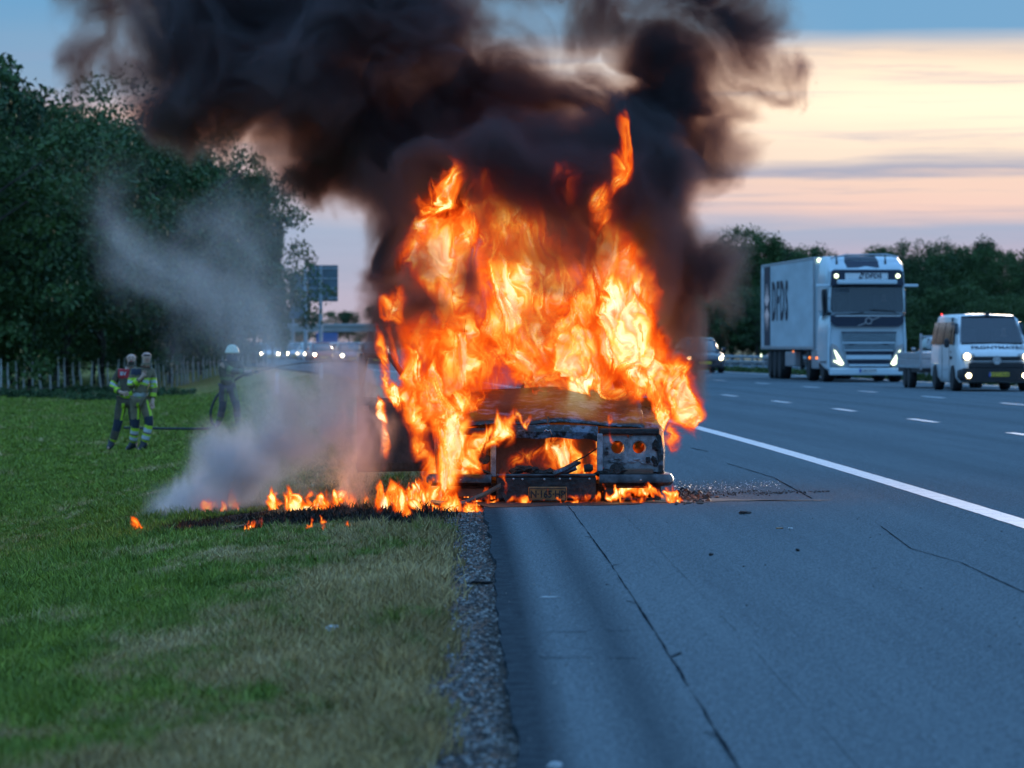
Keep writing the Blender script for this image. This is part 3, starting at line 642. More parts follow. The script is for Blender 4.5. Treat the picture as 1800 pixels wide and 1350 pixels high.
# ------------------------------------------------------------------ lorry: tractor
interior = pm('cabin_lining', (.05, .07, .09), .8, noise=.2); seatm = pm('seat_fabric', (.10, .12, .14), .9, noise=.3)
TR = tag(empty('lorry_tractor'), 'pale blue-white lorry tractor with lit slanted headlights, pulling the grey box trailer', 'lorry')
def cabring(y, w, z0, z1, r=.14): return mirror_ring(y, [(0, z0), (w - r, z0), (w, z0 + r), (w, z0 + .5), (w, z1 - .9), (w - .05, z1 - r), (w - r - .03, z1), (0, z1 + .02)])
MB().loft([cabring(.10, 1.14, .34, 2.2), cabring(.0, 1.20, .30, 2.18), cabring(.02, 1.25, .30, 2.2), cabring(.5, 1.27, .30, 2.2), cabring(2.25, 1.27, .55, 2.2)]).build('cab_lower', truckwhite, TR, smooth=True)
MB().loft([cabring(.05, 1.16, 2.14, 3.45), cabring(.10, 1.22, 2.14, 3.60), cabring(.45, 1.25, 2.14, 3.86), cabring(.9, 1.25, 2.14, 3.98), cabring(2.2, 1.25, 2.14, 4.02)], cap=False).build('cab_upper', truckwhite, TR, smooth=True)
f0 = -.012
MB().slab([(-1.13, .02, 2.13), (1.13, .02, 2.13), (1.16, .16, 3.04), (-1.16, .16, 3.04)], (0, -1, .14), .03).build('windscreen', windglass, TR)
MB().box(-1.15, 1.15, 1.55, 1.6, 2.0, 3.5).box(-1.15, 1.15, .12, 1.6, 2.0, 2.08).box(-1.17, -1.14, .12, 1.6, 2.0, 3.5).box(1.14, 1.17, .12, 1.6, 2.0, 3.5).box(-1.15, 1.15, .12, 1.6, 3.08, 3.12).build('cab_interior', interior, TR)
MB().box(-1.1, 1.1, .15, .45, 2.06, 2.22, .05).build('dashboard', black, TR)
for x in (-.6, .6): MB().box(x - .26, x + .26, 1.1, 1.25, 2.1, 2.85, .08).build('seat', seatm, TR)
MB().slab([(-1.08, .10, 2.98), (-.55, .10, 2.98), (-.55, .10, 2.80), (-1.08, .10, 2.80)], (0, 1, 0), .02).build('sunblind', seatm, TR)
MB().slab([(-1.17, .03, 3.045), (1.17, .03, 3.045), (1.14, .045, 3.5), (1.05, .05, 3.56), (-1.05, .05, 3.56), (-1.14, .045, 3.5)], (0, -1, 0), .025).build('roof_visor', navy, TR)
MB().slab([(-1.0, -.01, 1.76), (1.0, -.01, 1.76), (1.17, -.01, 1.90), (1.17, -.01, 2.125), (-1.17, -.01, 2.125), (-1.17, -.01, 1.90)], (0, -1, 0), .02).build('nose_panel', navy, TR)
MB().box(-1.02, 1.06, -.045, -.03, 2.085, 2.115).build('trim_line', white, TR)
sp_ = MB().slab([(-.70, .02, 3.25), (.66, .02, 3.25), (.66, .02, 3.45), (-.70, .02, 3.45)], (0, -1, 0), .015).build('sign_panel', white, TR)
text('lettering', 'DFDS', .20, navy, sp_, facing((.20, -.004, 3.35), (1, 0, 0), (0, 0, 1)), .003, 1.1, .006)
MB().slab([(-.28, .0, 3.27), (-.16, .0, 3.27), (-.08, .0, 3.44), (-.20, .0, 3.44)], (0, -1, 0), .004).build('emblem', navy, sp_); MB().lathe((-.18, -.004, 3.355), (0, -1, 0), [(0, .035), (.004, .035)], 12).build('emblem', white, sp_)
MB().box(-.97, .93, -.20, .02, 3.10, 3.235, .03).build('sun_visor', truckwhite, TR)
MB().slab([(-.66, .42, 3.868), (.38, .42, 3.868), (.36, .80, 3.985), (-.62, .80, 3.985)], (0, -.25, 1), .015).build('roof_hatch', navy, TR)
MB().slab([(-.62, .12, 3.605), (.40, .12, 3.605), (.40, .40, 3.835), (-.68, .40, 3.835)], (0, -.7, .7), .02).build('roof_hatch', navy, TR)
MB().tube([(-1.1, .5, 3.93), (-.6, .55, 4.03), (.7, .55, 4.05), (1.08, .5, 3.96)], .035, 6).build('roof_bar', steel, TR)
for x in (-.93, .62): MB().tube([(x, .30, 3.70), (x, .30, 3.86), (x - .01, .30, 4.06)], [.045, .03, .008], 6).build('air_horn', black, TR)
for s in (-1, 1):
    MB().lathe((s * .98, .0, 3.36), (0, -1, 0), [(0, .07), (.03, .05)], 12).build('marker_light', lamp_white, TR)
    MB().box(s * 1.2 - (.02 if s > 0 else .43), s * 1.2 + (.43 if s > 0 else .02), -.02, .08, 3.02, 3.10, .02).build('mirror_camera', truckwhite, TR)
    # headlight: slanted blade and foot
    MB().slab([(s * 1.06, 0, 1.03), (s * 1.0, 0, .98), (s * .75, 0, .60), (s * .80, 0, .54), (s * .89, 0, .56)], (0, -1, 0), .045).build('headlight', lamp_white, TR)
    MB().slab([(s * 1.07, 0, .66), (s * .82, 0, .535), (s * .76, 0, .575), (s * 1.07, 0, .70)], (0, -1, 0), .052).build('headlight', lamp_white, TR)
    MB().slab([(s * 1.14, .004, 1.22), (s * 1.16, .004, .56), (s * .86, .004, .50), (s * .70, .004, .56), (s * .97, .004, 1.16)], (0, -1, 0), .03).build('headlight_housing', lens, TR)
    MB().slab([(s * 1.262, .18, 2.2), (s * 1.262, 1.1, 1.95), (s * 1.262, 1.1, 2.95), (s * 1.262, .25, 2.95)], (s, 0, 0), .012).build('side_window', glass_solid, TR)
    MB().box(s * 1.28 - .01, s * 1.28 + .01, .3, 1.5, .62, .66).build('side_trim', navy, TR)
    MB().box(s * .95 - .3, s * .95 + .3, .9, 1.0, .34, 1.05, .04).build('mudguard', black, TR)
MB().tube([(-1.32, .35, 2.1), (-1.32, .6, 2.65), (-1.30, .75, 2.9)], .05, 6).build('mirror_arm', black, TR)
# grille: trapezoid frame, mesh plates, slots
MB().slab([(-.57, 0, .48), (.80, 0, .48), (.93, 0, 1.60), (-.83, 0, 1.60)], (0, -1, 0), .012).build('grille_frame', navy, TR)
m_mesh = pm('grille_mesh', (.30, .38, .42), .5, metal=.3, noise=.2, nscale=30)
def bars(x0, x1, z0, z1, nx, nz, name):
    m = MB()
    for i in range(nx + 1): x = x0 + (x1 - x0) * i / nx; m.box(x - .008, x + .008, -.05, -.015, z0, z1)
    for i in range(nz + 1): z = z0 + (z1 - z0) * i / nz; m.box(x0, x1, -.046, -.014, z - .009, z + .009)
    m.build(name, m_mesh, TR)
bars(-.80, .90, 1.27, 1.54, 34, 5, 'grille_mesh'); bars(-.76, .85, 1.03, 1.22, 34, 4, 'grille_mesh')
for z0, z1, a, b2 in ((1.225, 1.265, -.80, .88), (.99, 1.02, -.74, .83), (.72, .86, -.68, .76), (.50, .57, -.58, .70)): MB().box(a, b2, -.06, -.01, z0, z1, .01).build('grille_bar', truckwhite, TR)
for x in (-.52, .60): MB().box(x - .09, x + .09, -.075, -.05, 1.18, 1.22, .008).build('grille_handle', navy, TR)
MB().box(-1.2, 1.2, -.06, .2, .22, .46, .05).build('bumper', truckwhite, TR)
lp = MB().box(-.26, .28, -.085, -.06, .31, .43, .006).build('license_plate', plate_w, TR); MB().box(-.26, -.20, -.088, -.084, .312, .428).build('plate_band', plate_b, lp)
text('lettering', 'CNA 32773', .105, navy, lp, facing((.03, -.088, .37), (1, 0, 0), (0, 0, 1)), .001)
# round badge with diagonal bar
em = MB().lathe((.04, -.035, 1.94), (0, -1, 0), [(0, .115), (.03, .115), (.03, .08), (.01, .075)], 24).build('emblem', steel, TR, smooth=True)
MB().slab([(-.34, -.032, 1.775), (-.28, -.032, 1.765), (.42, -.032, 2.065), (.36, -.032, 2.075)], (0, -1, 0), .012).build('emblem_bar', steel, TR)
MB().lathe((.04, -.05, 1.94), (0, -1, 0), [(0, .078), (.018, .078)], 20).build('emblem_disc', navy, em)
for x0, x1 in ((-.55, -.10), (.30, .88)): MB().tube([(x0, -.03, 2.16), (x1 - .05, -.035, 2.20), (x1, -.03, 2.24)] if x0 < 0 else [(x0 - .2, -.03, 2.30), (x1, -.035, 2.24), (x1 + .04, -.03, 2.10)], .016, 5).build('wiper', black, TR)
MB().tube([(1.12, .03, 2.2), (1.12, .03, 2.9)], .01, 4).build('wiper', black, TR) if False else None
for y, xs in ((1.3, (-1, 1)), (4.6, (-1, 1))):
    for s in xs: wheel(TR, s * 1.08, y, .51, .34, s, .55)
MB().box(-1.2, 1.2, 2.3, 5.4, .45, .95, .05).build('chassis', black, TR); MB().box(-1.24, -1.0, 2.4, 3.9, .4, 1.05, .05).build('fuel_tank', alu, TR)
for y in (2.35, 4.0): MB().box(-1.30, -1.26, y - .05, y + .05, .72, .80, .01).build('marker_light', lamp_amber, TR)
MB().box(-1.22, -1.15, 2.2, 2.9, .9, 3.8, .03).box(1.15, 1.22, 2.2, 2.9, .9, 3.8, .03).build('side_fairing', truckwhite, TR)
def place_truck(o, X, Y, rz): o.location = (X, Y, 0); o.rotation_euler = (0, 0, rz)
TRZ = .062
place_truck(TR, 11.22, 125.8, TRZ)
# trailer (own thing), local frame of the tractor
TL = tag(empty('box_trailer'), 'grey box trailer behind the lorry cab, dark stripe and large lettering on its side', 'trailer')
MB().box(-1.275, 1.275, 3.1, 16.7, 1.10, 4.0, .05).build('box', trailerside, TL)
MB().box(-1.285, 1.285, 3.1, 16.72, 1.02, 1.14, .02).build('lower_rail', alu, TL); MB().box(-1.283, 1.283, 3.08, 16.72, 3.93, 4.02, .02).build('upper_rail', alu, TL)
for y in (3.12, 16.68): MB().box(-1.287, -1.262, y - .05, y + .05, 1.1, 4.0).build('corner_post', alu, TL)
m = MB()
for k in range(1, 27): y = 3.1 + k * .5; m.box(-1.281, -1.274, y - .012, y + .012, 1.14, 3.93)
m.build('panel_ribs', trailerside, TL)
MB().box(-1.292, -1.284, 14.1, 15.75, 1.15, 3.92).build('side_stripe', navy, TL)
for ch, yy in zip('DFDS', (13.1, 12.0, 10.85, 9.7)): text('lettering', ch, 1.85, navy, TL, facing((-1.292, yy, 2.62), (0, -1, 0), (0, 0, 1)), .003, .80, .05)
# pale cross emblem inside the stripe
m = MB()
for a in range(4):
    c_, s_ = math.cos(a * math.pi / 2 + math.pi / 4), math.sin(a * math.pi / 2 + math.pi / 4); ctr = (14.95, 2.5)
    def q_(u, v, c_=c_, s_=s_): return (-1.293, ctr[0] + u * c_ * 0.75 - v * s_ * .75, ctr[1] + (u * s_ + v * c_) * 1.0)
    m.slab([q_(.02, 0), q_(.78, .42), q_(.62, 0), q_(.78, -.42)], (-1, 0, 0), .004)
m.build('emblem', white, TL)
for y in (11.9, 13.2, 14.5):
    for s in (-1, 1): wheel(TL, s * 1.06, y, .50, .38, s, .55)
MB().box(-.9, .9, 5.0, 16.5, .85, 1.04, .02).build('chassis', black, TL)
MB().box(-1.22, -1.0, 8.2, 10.6, .45, .95, .03).build('pallet_box', alu, TL)
for y in (10.9, 6.5): MB().box(-1.24, -1.16, y - .04, y + .04, .35, 1.05).build('landing_leg', black, TL)
for y in (8.0,): MB().box(-1.30, -1.27, y - .03, y + .03, .93, .98).build('marker_light', lamp_amber, TL)
MB().box(-1.2, 1.2, 16.5, 16.7, .45, .60, .02).build('underrun_bar', alu, TL); MB().lathe((-1.29, 16.5, .80), (-1, 0, 0), [(0, .06), (.03, .05)], 10).build('marker_light', lamp_white, TL)
MB().lathe((-1.10, 3.05, 3.92), (0, -1, 0), [(0, .07), (.04, .05)], 10).build('marker_light', lamp_white, TL)
place_truck(TL, 11.22, 125.8, TRZ)
# ------------------------------------------------------------------ white van
VN = tag(empty('van'), 'white passenger van with headlights on, in front of the lorry at the right edge', 'van')
def vring(y, w, zb, top, belt, wt): return mirror_ring(y, [(0, zb), (w * .9, zb), (w, zb + .14), (w * 1.0, zb + .5 * (belt - zb)), (w * .985, belt - .03), (w * .965, min(belt + .03, top - .05)), ((w * .96 + wt) / 2, (belt + top) / 2 + .02), (wt, top - .07), (wt * .88, top), (0, top + .025)])
VS = [(0.0, .80, .30, .86, .70, .66), (.07, .90, .26, .98, .80, .78), (.28, .95, .24, 1.07, .92, .86), (.66, .96, .22, 1.20, 1.10, .90), (1.40, .96, .22, 1.93, 1.14, .78), (1.75, .96, .22, 1.97, 1.16, .78), (3.2, .96, .22, 1.99, 1.16, .79), (4.7, .96, .24, 1.98, 1.16, .78), (4.95, .93, .28, 1.88, 1.16, .76)]
MB().loft([vring(y, w, zb, top, belt, wt) for (y, w, zb, top, belt, wt) in VS]).build('body', white, VN, smooth=True)
vb = col.objects[-1].data if False else VN.children[0].data; bm_ = bmesh.new(); bm_.from_mesh(vb)
bmesh.ops.delete(bm_, geom=[f for f in bm_.faces if .66 < f.calc_center_median().y < 1.40 and f.calc_center_median().z > 1.45 and abs(f.calc_center_median().x) < .78], context='FACES'); bm_.to_mesh(vb); bm_.free()
MB().box(-.84, .84, 1.95, 2.0, .9, 1.9).box(-.84, .84, .75, 2.0, 1.10, 1.16).box(-.86, -.83, 1.0, 2.0, 1.1, 1.75).box(.83, .86, 1.0, 2.0, 1.1, 1.75).box(-.75, .75, 1.42, 2.0, 1.86, 1.9).build('cabin_interior', interior, VN)
for x in (-.45, .4): MB().box(x - .22, x + .22, 1.75, 1.88, 1.1, 1.62, .07).build('seat', seatm, VN)
nrm = Vector((0, -.75, .72)).normalized()
MB().slab([(-.84, .68, 1.235), (.84, .68, 1.235), (.70, 1.335, 1.875), (-.70, 1.335, 1.875)], nrm, .02).build('windscreen', windglass, VN)
for s in (-1, 1):
    def wx(z, s=s): return s * (.945 - (z - 1.16) * .20 + .012)
    for (y0, y1, t0, t1) in ((.98, 1.55, 1.42, 1.62), (1.66, 2.75, 1.70, 2.75), (2.85, 4.0, 2.85, 4.0), (4.1, 4.8, 4.1, 4.75)):
        MB().slab([(wx(1.2), y0, 1.20), (wx(1.2), y1, 1.20), (wx(1.78), y1, 1.78), (wx(1.78), max(t0, y0), 1.78)], (s, 0, .2), .012).build('side_window', glass_solid, VN)
    MB().box(s * 1.02 - .03, s * 1.02 + .16 * s, 1.0, 1.13, 1.12, 1.36, .05).build('mirror', black, VN)
    hl = MB().box(s * .72 - .17, s * .72 + .17, -.035, .12, .80, .98, .05).build('headlight', lens, VN)
    MB().lathe((s * .76, -.04, .895), (0, -1, 0), [(-.03, .07), (0, .085), (.025, .06)], 16).build('bulb', lamp_on, hl)
    fl_ = MB().box(s * .70 - .13, s * .70 + .13, -.06, .0, .34, .48, .03).build('fog_light', black, VN); MB().lathe((s * .72, -.062, .41), (0, -1, 0), [(-.02, .055), (.0, .068), (.02, .05)], 14).build('bulb', lamp_on, fl_)
    for y in (.95, 3.95): wheel(VN, s * .88, y, .34, .24, s, .64)
    MB().box(s * .965 - .006, s * .965 + .006, 1.6, 2.8, .55, .57).build('side_trim', greywhite, VN)
    for y in (1.62, 2.82): MB().box(s * .966 - .004, s * .966 + .004, y - .006, y + .006, .3, 1.15).build('door_seam', black, VN)
    text('lettering', '●● ●●' if False else 'oo', .12, black, VN, facing((s * .975, 1.3, 1.02), (0, s, 0), (0, 0, 1)), .002)
    MB().box(s * .968 - .004, s * .968 + .004, 1.15, 1.5, .82, .90).build('side_print', black, VN)
MB().box(-.62, .62, -.05, .06, .80, .90, .02).build('grille', black, VN); MB().box(-.66, .66, -.055, .04, .755, .785, .01).build('trim_line', steel, VN)
MB().box(-.72, .72, -.045, .06, .60, .735, .02).build('lower_grille', black, VN)
MB().loft([mirror_ring(y, [(0, .26), (w * .9, .26), (w, .36), (w, .52), (w * .95, .60), (0, .60)]) for y, w in ((-.05, .72), (-.03, .86), (.10, .94), (.30, .965))]).build('bumper', black, VN, smooth=True)
lp = MB().box(-.20, .32, -.075, -.05, .385, .495, .006).build('license_plate', plate_y, VN); MB().box(-.20, -.155, -.078, -.074, .387, .493).build('plate_band', plate_b, lp)
text('lettering', 'VZT-76-B', .105, navy, lp, facing((.08, -.078, .44), (1, 0, 0), (0, 0, 1)), .001, 1.05)
text('lettering', 'FRONTMATEC', .25, navy, VN, facing((.10, .34, 1.125), (1, 0, 0), (0, .93, .36)), .004, .86, .004)
em = MB().lathe((0, -.065, .80), (0, -1, 0), [(0, .115), (.02, .115), (.02, .095), (.008, .092)], 24).build('emblem', steel, VN, smooth=True)
def strokes(parent, segs_, y, w, mat, name):
    m = MB()
    for a, b2 in segs_:
        a = Vector((a[0], 0, a[1])); b2 = Vector((b2[0], 0, b2[1])); d = (b2 - a).normalized(); nn = Vector((-d.z, 0, d.x)) * w / 2
        m.slab([(a + nn) + Vector((0, y, 0)), (b2 + nn) + Vector((0, y, 0)), (b2 - nn) + Vector((0, y, 0)), (a - nn) + Vector((0, y, 0))], (0, -1, 0), .006)
    m.build(name, mat, parent)
strokes(em, [((-.035, .885), (0, .805)), ((.035, .885), (0, .805)), ((-.075, .84), (-.035, .72)), ((-.035, .72), (0, .785)), ((0, .785), (.035, .72)), ((.035, .72), (.075, .84))], -.082, .016, white, 'emblem_letters')
MB().box(-.05, .05, 1.45, 1.6, 1.965, 2.03, .01).build('roof_sensor', black, VN)
MB().tube([(-.3, -.02 + .66, 1.24), (.28, .70, 1.262)], .012, 5).build('wiper', black, VN)
MB().box(-.74, -.71, 4.4, 4.43, 1.98, 2.02, .005).build('roof_marker', lamp_red, VN)
VN.location = (12.36, 101.6, 0); VN.rotation_euler = (0, 0, .045)
TW = tag(empty('flatbed_trailer'), 'small silver flatbed trailer towed behind the white van, between van and lorry', 'trailer')
for z0, z1 in ((.62, .80), (.81, .98)): MB().box(-1.02, 1.02, 0, 4.2, z0, z1, .01).build('side_board', alu, TW)
MB().box(-1.04, 1.04, -.02, 4.22, .55, .62, .01).build('lower_frame', galv, TW); MB().box(-.04, .04, -1.2, 0, .42, .50).build('drawbar', galv, TW)
MB().box(-.98, .98, .02, 4.18, .44, .55).build('floor_frame', black, TW)
for x in (-.98, .98): MB().box(x - .03, x + .03, -.05, .01, .5, 1.50).build('post', galv, TW)
MB().tube([(-.98, -.02, 1.42), (.98, -.02, 1.42)], .025, 6).build('head_rail', galv, TW); MB().tube([(-.98, 0, 1.0), (-.98, .9, .98)], .02, 6).build('brace', galv, TW)
for y in (2.0, 2.75):
    for s in (-1, 1): wheel(TW, s * .92, y, .31, .2, s, .64)
TW.location = (12.10, 108.4, 0); TW.rotation_euler = (0, 0, .05)
# ------------------------------------------------------------------ burning car
burnt = pm('burnt_metal', (.020, .018, .020), .55, metal=.3, noise=.6, nscale=14, bump=.5, bscale=30)
def flaky(name, pale, dark, sc1, lo, hi, rough=.6, stretch=None):
    m, t, b = mnodes(name); q = NT(t); b.inputs['Roughness'].default_value = rough
    tc_ = q.n('ShaderNodeTexCoord'); src = tc_.outputs['Object']
    a = q.noise(src, sc1, 9, .72, stretch); b2 = q.noise(src, sc1 * .35, 4, .6, stretch)
    f = q.math('MULTIPLY_ADD', q.math('ADD', q.math('MULTIPLY', a, .65), q.math('MULTIPLY', b2, .35)), 1 / (hi - lo), -lo / (hi - lo), clamp=True)
    q.l(q.mix(f, dark, pale), b.inputs['Base Color']); q.bump(a, b, .6, .01); return m
blistered = flaky('blistered_paint', (.10, .145, .21), (.006, .007, .009), 13, .49, .58, .36)
ashmetal = flaky('ash_metal', (.30, .31, .34), (.06, .055, .06), 14, .36, .56)
charred = pm('charred_plastic', (.012, .011, .011), .7, noise=.6, nscale=25, bump=.8, bscale=40)
rustmetal = flaky('scorched_metal', (.16, .09, .06), (.03, .022, .02), 10, .35, .62)
def chrome_(): pass
bumperm = pm('sooty_chrome', (.07, .068, .075), .28, metal=.75, noise=.6, nscale=7, bump=.25, bscale=20)
plateb = pm('scorched_plate', (.20, .085, .02), .5, noise=.5, nscale=12)
BC = tag(empty('burning_car', (.30, 31.0, 0), hd(31)), 'burnt-out classic estate car in flames on the hard shoulder, grille and lamps gone', 'car')
# lower front: inner engine bay and floor
MB().box(-.86, .86, .95, 1.0, .12, .80, .0).build('bulkhead', rustmetal, BC)
MB().box(-.42, .37, .30, .36, .10, .50, .01).build('radiator_frame', rustmetal, BC)
MB().box(-.80, .80, .2, 4.3, .08, .14).build('floor_pan', burnt, BC)
# front fenders
def fender(s):
    rings = []
    for (y, w, z0, z1) in ((.02, .875, .22, .56), (.10, .893, .20, .60), (.5, .90, .16, .665), (1.1, .90, .14, .74), (1.35, .90, .14, .77)):
        rings.append([(s * (w - .03), y, z0), (s * w, y, z0 + .03), (s * (w + .006), y, (z0 + z1) / 2), (s * w * .99, y, z1 - .05), (s * (w - .05), y, z1), (s * (w - .17), y, z1 + .018), (s * (w - .17), y, z1 - .012), (s * (w - .06), y, z1 - .03), (s * (w - .035), y, z1 - .09), (s * (w - .045), y, (z0 + z1) / 2)])
    return MB().loft(rings).build('fender', blistered, BC, smooth=True)
for s in (-1, 1): fender(s)
# bonnet: slightly domed sheet, buckled, with a raised centre and rolled front lip
def bonnet():
    V = []; Fc = []; nx, ny = 36, 22; rnd_ = random.Random(8)
    for j in range(ny + 1):
        v = j / ny; y = .03 + 1.25 * v
        for i in range(nx + 1):
            u = i / nx * 2 - 1; x = u * (.735 + .015 * v)
            zf = .585 + .03 * (1 - abs(u) ** 2.5) + .26 * v ** .72 + .012 * math.exp(-(u / .22) ** 2) + .010 * math.sin(7 * u + 4 * v) * math.sin(5 * v + 1) - .04 * max(0, abs(u) - .9) * 10 * .25
            V.append((x, y, zf))
    n = nx + 1
    for j in range(ny):
        for i in range(nx): Fc.append((j * n + i, j * n + i + 1, (j + 1) * n + i + 1, (j + 1) * n + i))
    o = pydata('bonnet', V, Fc, blistered, BC, smooth=True); sm = o.modifiers.new('s', 'SOLIDIFY'); sm.thickness = .012
    return o
bon = bonnet()
# nose lip above the grille opening, bowed
rings = []
for i in range(25):
    u = i / 24 * 2 - 1; x = -.035 + u * .405; zt = .605 - .012 * u * u; zb = .500 - .035 * abs(u) ** 5 + .006 * math.sin(9 * u); yb = -.04 + .05 * u * u
    rings.append([(x, yb + .03, zt), (x, yb, zt - .03), (x, yb - .012, (zt + zb) / 2), (x, yb, zb), (x, yb + .03, zb + .008), (x, yb + .03, (zt + zb) / 2)])
MB().loft(rings).build('nose_lip', blistered, BC, smooth=True)
MB().lathe((-.02, -.03, .535), (0, -1, 0), [(0, .018), (.012, .014)], 10).tube([(-.05, -.045, .55), (-.035, -.05, .565), (-.02, -.05, .555), (-.005, -.05, .565), (.01, -.045, .53)], .006, 5).build('badge_remains', steel, BC)
MB().tube([(-.018, .02, .60), (-.018, .025, .665)], .008, 6).build('bonnet_mascot_stub', rustmetal, BC)
# lips above the lamp bays
for a, b2 in ((-.85, -.45), (.38, .85)): MB().box(a, b2, -.005, .06, .525, .578, .015).build('lamp_lip', burnt, BC)
# posts beside the grille opening
for x in (-.445, .385): MB().box(x - .022, x + .022, -.01, .06, .20, .535, .006).build('grille_post', ashmetal, BC)
# right lamp plate with two round holes
def plate_with_holes(x0, x1, z0, z1, holes, y, name):
    m = MB(); bm = m.bm; N_ = 28
    xs = [x0] + [(holes[0][0] + holes[1][0]) / 2] + [x1]
    for (hx, hz, hr), a, b2 in zip(holes, xs[:-1], xs[1:]):
        inner = []; outer = []; rim = []
        for k in range(N_):
            t_ = 2 * math.pi * k / N_; c_, s_ = math.cos(t_), math.sin(t_); inner.append(bm.verts.new((hx + hr * c_, y + .012, hz + hr * s_))); rim.append(bm.verts.new((hx + hr * 1.22 * c_, y - .012, hz + hr * 1.22 * s_)))
            kx = ((b2 - hx) / c_ if c_ > 0 else (a - hx) / c_) if abs(c_) > 1e-6 else 9; kz = ((z1 - hz) / s_ if s_ > 0 else (z0 - hz) / s_) if abs(s_) > 1e-6 else 9; kk = min(kx, kz)
            outer.append(bm.verts.new((hx + kk * c_, y, hz + kk * s_)))
        back = [bm.verts.new((v.co.x, y + .05, v.co.z)) for v in inner]
        for k in range(N_):
            k2 = (k + 1) % N_; bm.faces.new([rim[k], rim[k2], outer[k2], outer[k]]); bm.faces.new([inner[k], inner[k2], rim[k2], rim[k]]); bm.faces.new([back[k], back[k2], inner[k2], inner[k]])
    return m.build(name, ashmetal, BC, smooth=True)
plate_with_holes(.405, .865, .235, .52, [(.522, .425, .046), (.690, .425, .046)], .035, 'lamp_plate')
for (x, z, w, h) in ((.435, .385, .014, .012), (.44, .42, .008, .008), (.76, .33, .016, .022)): MB().box(x - w, x + w, .0, .034, z - h, z + h, .003).build('bracket', burnt, BC)
rl = random.Random(9)
m = MB()
for k in range(9): m.lump((.47 + .36 * rl.random(), .022, .30 + .05 * rl.random()), (.03, .012, .012), k, .35)
m.build('melted_trim', ashmetal, BC)
m = MB()
for k in range(8): m.lump((.80 + .04 * rl.random(), .02, .28 + .2 * rl.random()), (.018, .014, .022), k + 20, .4)
m.build('melted_trim', charred, BC)
MB().box(.56, .80, -.03, .03, .215, .262, .01).build('lower_apron', rustmetal, BC)
MB().lathe((.515, -.01, .245), (.1, -1, .15), [(0, .06), (.02, .062), (.02, .03), (.045, .028)], 16).build('fog_lamp_remains', charred, BC)
MB().lump((.46, .0, .225), (.11, .05, .035), 3, .3).lump((.52, .0, .225), (.09, .05, .04), 4, .3).build('melted_lamp', charred, BC)
# left lamp bay: burnt bits
MB().lump((-.58, .02, .33), (.10, .06, .055), 5, .3).lump((-.66, .02, .29), (.11, .05, .04), 6, .3).build('melted_lamp', charred, BC)
MB().tube([(-.80, -.02, .30), (-.72, -.03, .33), (-.62, -.04, .28), (-.47, -.04, .225)], .013, 6).tube([(-.80, -.02, .24), (-.79, -.02, .32), (-.73, -.03, .33)], .014, 6).build('bent_bracket', charred, BC)
MB().box(-.86, -.47, .06, .09, .21, .245, .01).build('apron_left' if False else 'lower_apron', rustmetal, BC)
MB().box(-.83, -.48, .20, .24, .22, .50).build('lamp_bay_wall', rustmetal, BC)
# debris on the bumper
m = MB()
for k in range(7): m.lump((-.27 + .045 * k, -.05, .245 + .02 * math.sin(k)), (.05, .03, .026), k + 50, .3)
m.build('melted_grille', charred, BC)
MB().tube([(.02, -.07, .215), (.12, -.06, .26), (.20, -.05, .305), (.23, -.03, .31)], [.03, .026, .022, .01], 7).tube([(.08, -.06, .22), (.2, -.06, .27)], .02, 6).build('fallen_radiator_trim', blistered, BC)
MB().lathe((.26, -.03, .265), (1, 0, .1), [(0, .03), (.05, .034), (.07, .02)], 12).build('fallen_pump', charred, BC)
MB().tube([(.37, .1, .42), (.28, .05, .36), (.18, .08, .31)], .006, 5).build('loose_cable', charred, BC)
# bumpers: two corner sections and a centre section with the plate
def bumper(x0, x1, wrap):
    rings = []; n = 14
    prof = [(0, .225), (-.035, .218), (-.055, .19), (-.055, .155), (-.03, .128), (0, .125), (.03, .16), (.03, .2)]
    path = []
    if wrap < 0: path = [(-.915, .5), (-.915, .12), (-.905, .05), (-.88, .01), (-.84, -.01), (x1, -.03)]
    elif wrap > 0: path = [(x0, -.03), (.84, -.01), (.875, .01), (.90, .05), (.912, .12), (.912, .5)]
    else: path = [(x0, -.035), ((x0 + x1) / 2, -.045), (x1, -.035)]
    for i, p in enumerate(path):
        a = Vector(path[max(i - 1, 0)]); b2 = Vector(path[min(i + 1, len(path) - 1)]); d = (b2 - a).normalized(); nn = Vector((-d.y, d.x))
        rings.append([(p[0] + nn.x * o, p[1] + nn.y * o, z) for o, z in prof])
    return MB().loft(rings).build('bumper', bumperm, BC, smooth=True)
bumper(-.9, -.46, -1); bumper(.375, .9, 1)
MB().box(-.425, .355, -.075, .02, .015, .205, .02).build('bumper_centre', burnt, BC)
MB().box(-.42, .35, -.085, -.02, .20, .225, .008).build('bumper_cap', bumperm, BC)
for x, z in ((-.80, .18), (-.70, .178), (-.62, .176), (-.29, .185), (-.22, .183), (-.05, .182), (.07, .186), (.15, .186), (.30, .186), (.55, .175), (.70, .176)): MB().lathe((x, -.085 if abs(x + .03) < .4 else -.068, z), (0, -1, 0), [(-.03, .008), (.006, .008), (.008, .004)], 8).build('bolt', steel, BC)
for x0, x1 in ((-.845, -.47), (.42, .86)):
    m = MB(); m.box(x0, x1, .0, .03, .018, .035); m.box(x0, x1, .0, .03, .110, .126); m.box(x0, x0 + .07, -.01, .03, .02, .12); m.box(x1 - .05, x1, -.01, .03, .02, .12); m.build('lower_valance', burnt, BC)
MB().box(-.72, -.50, .012, .022, .045, .105).build('scorched_vent', rustmetal, BC)
lp = MB().box(-.175, .125, -.095, -.076, .012, .125, .008).build('license_plate', plateb, BC)
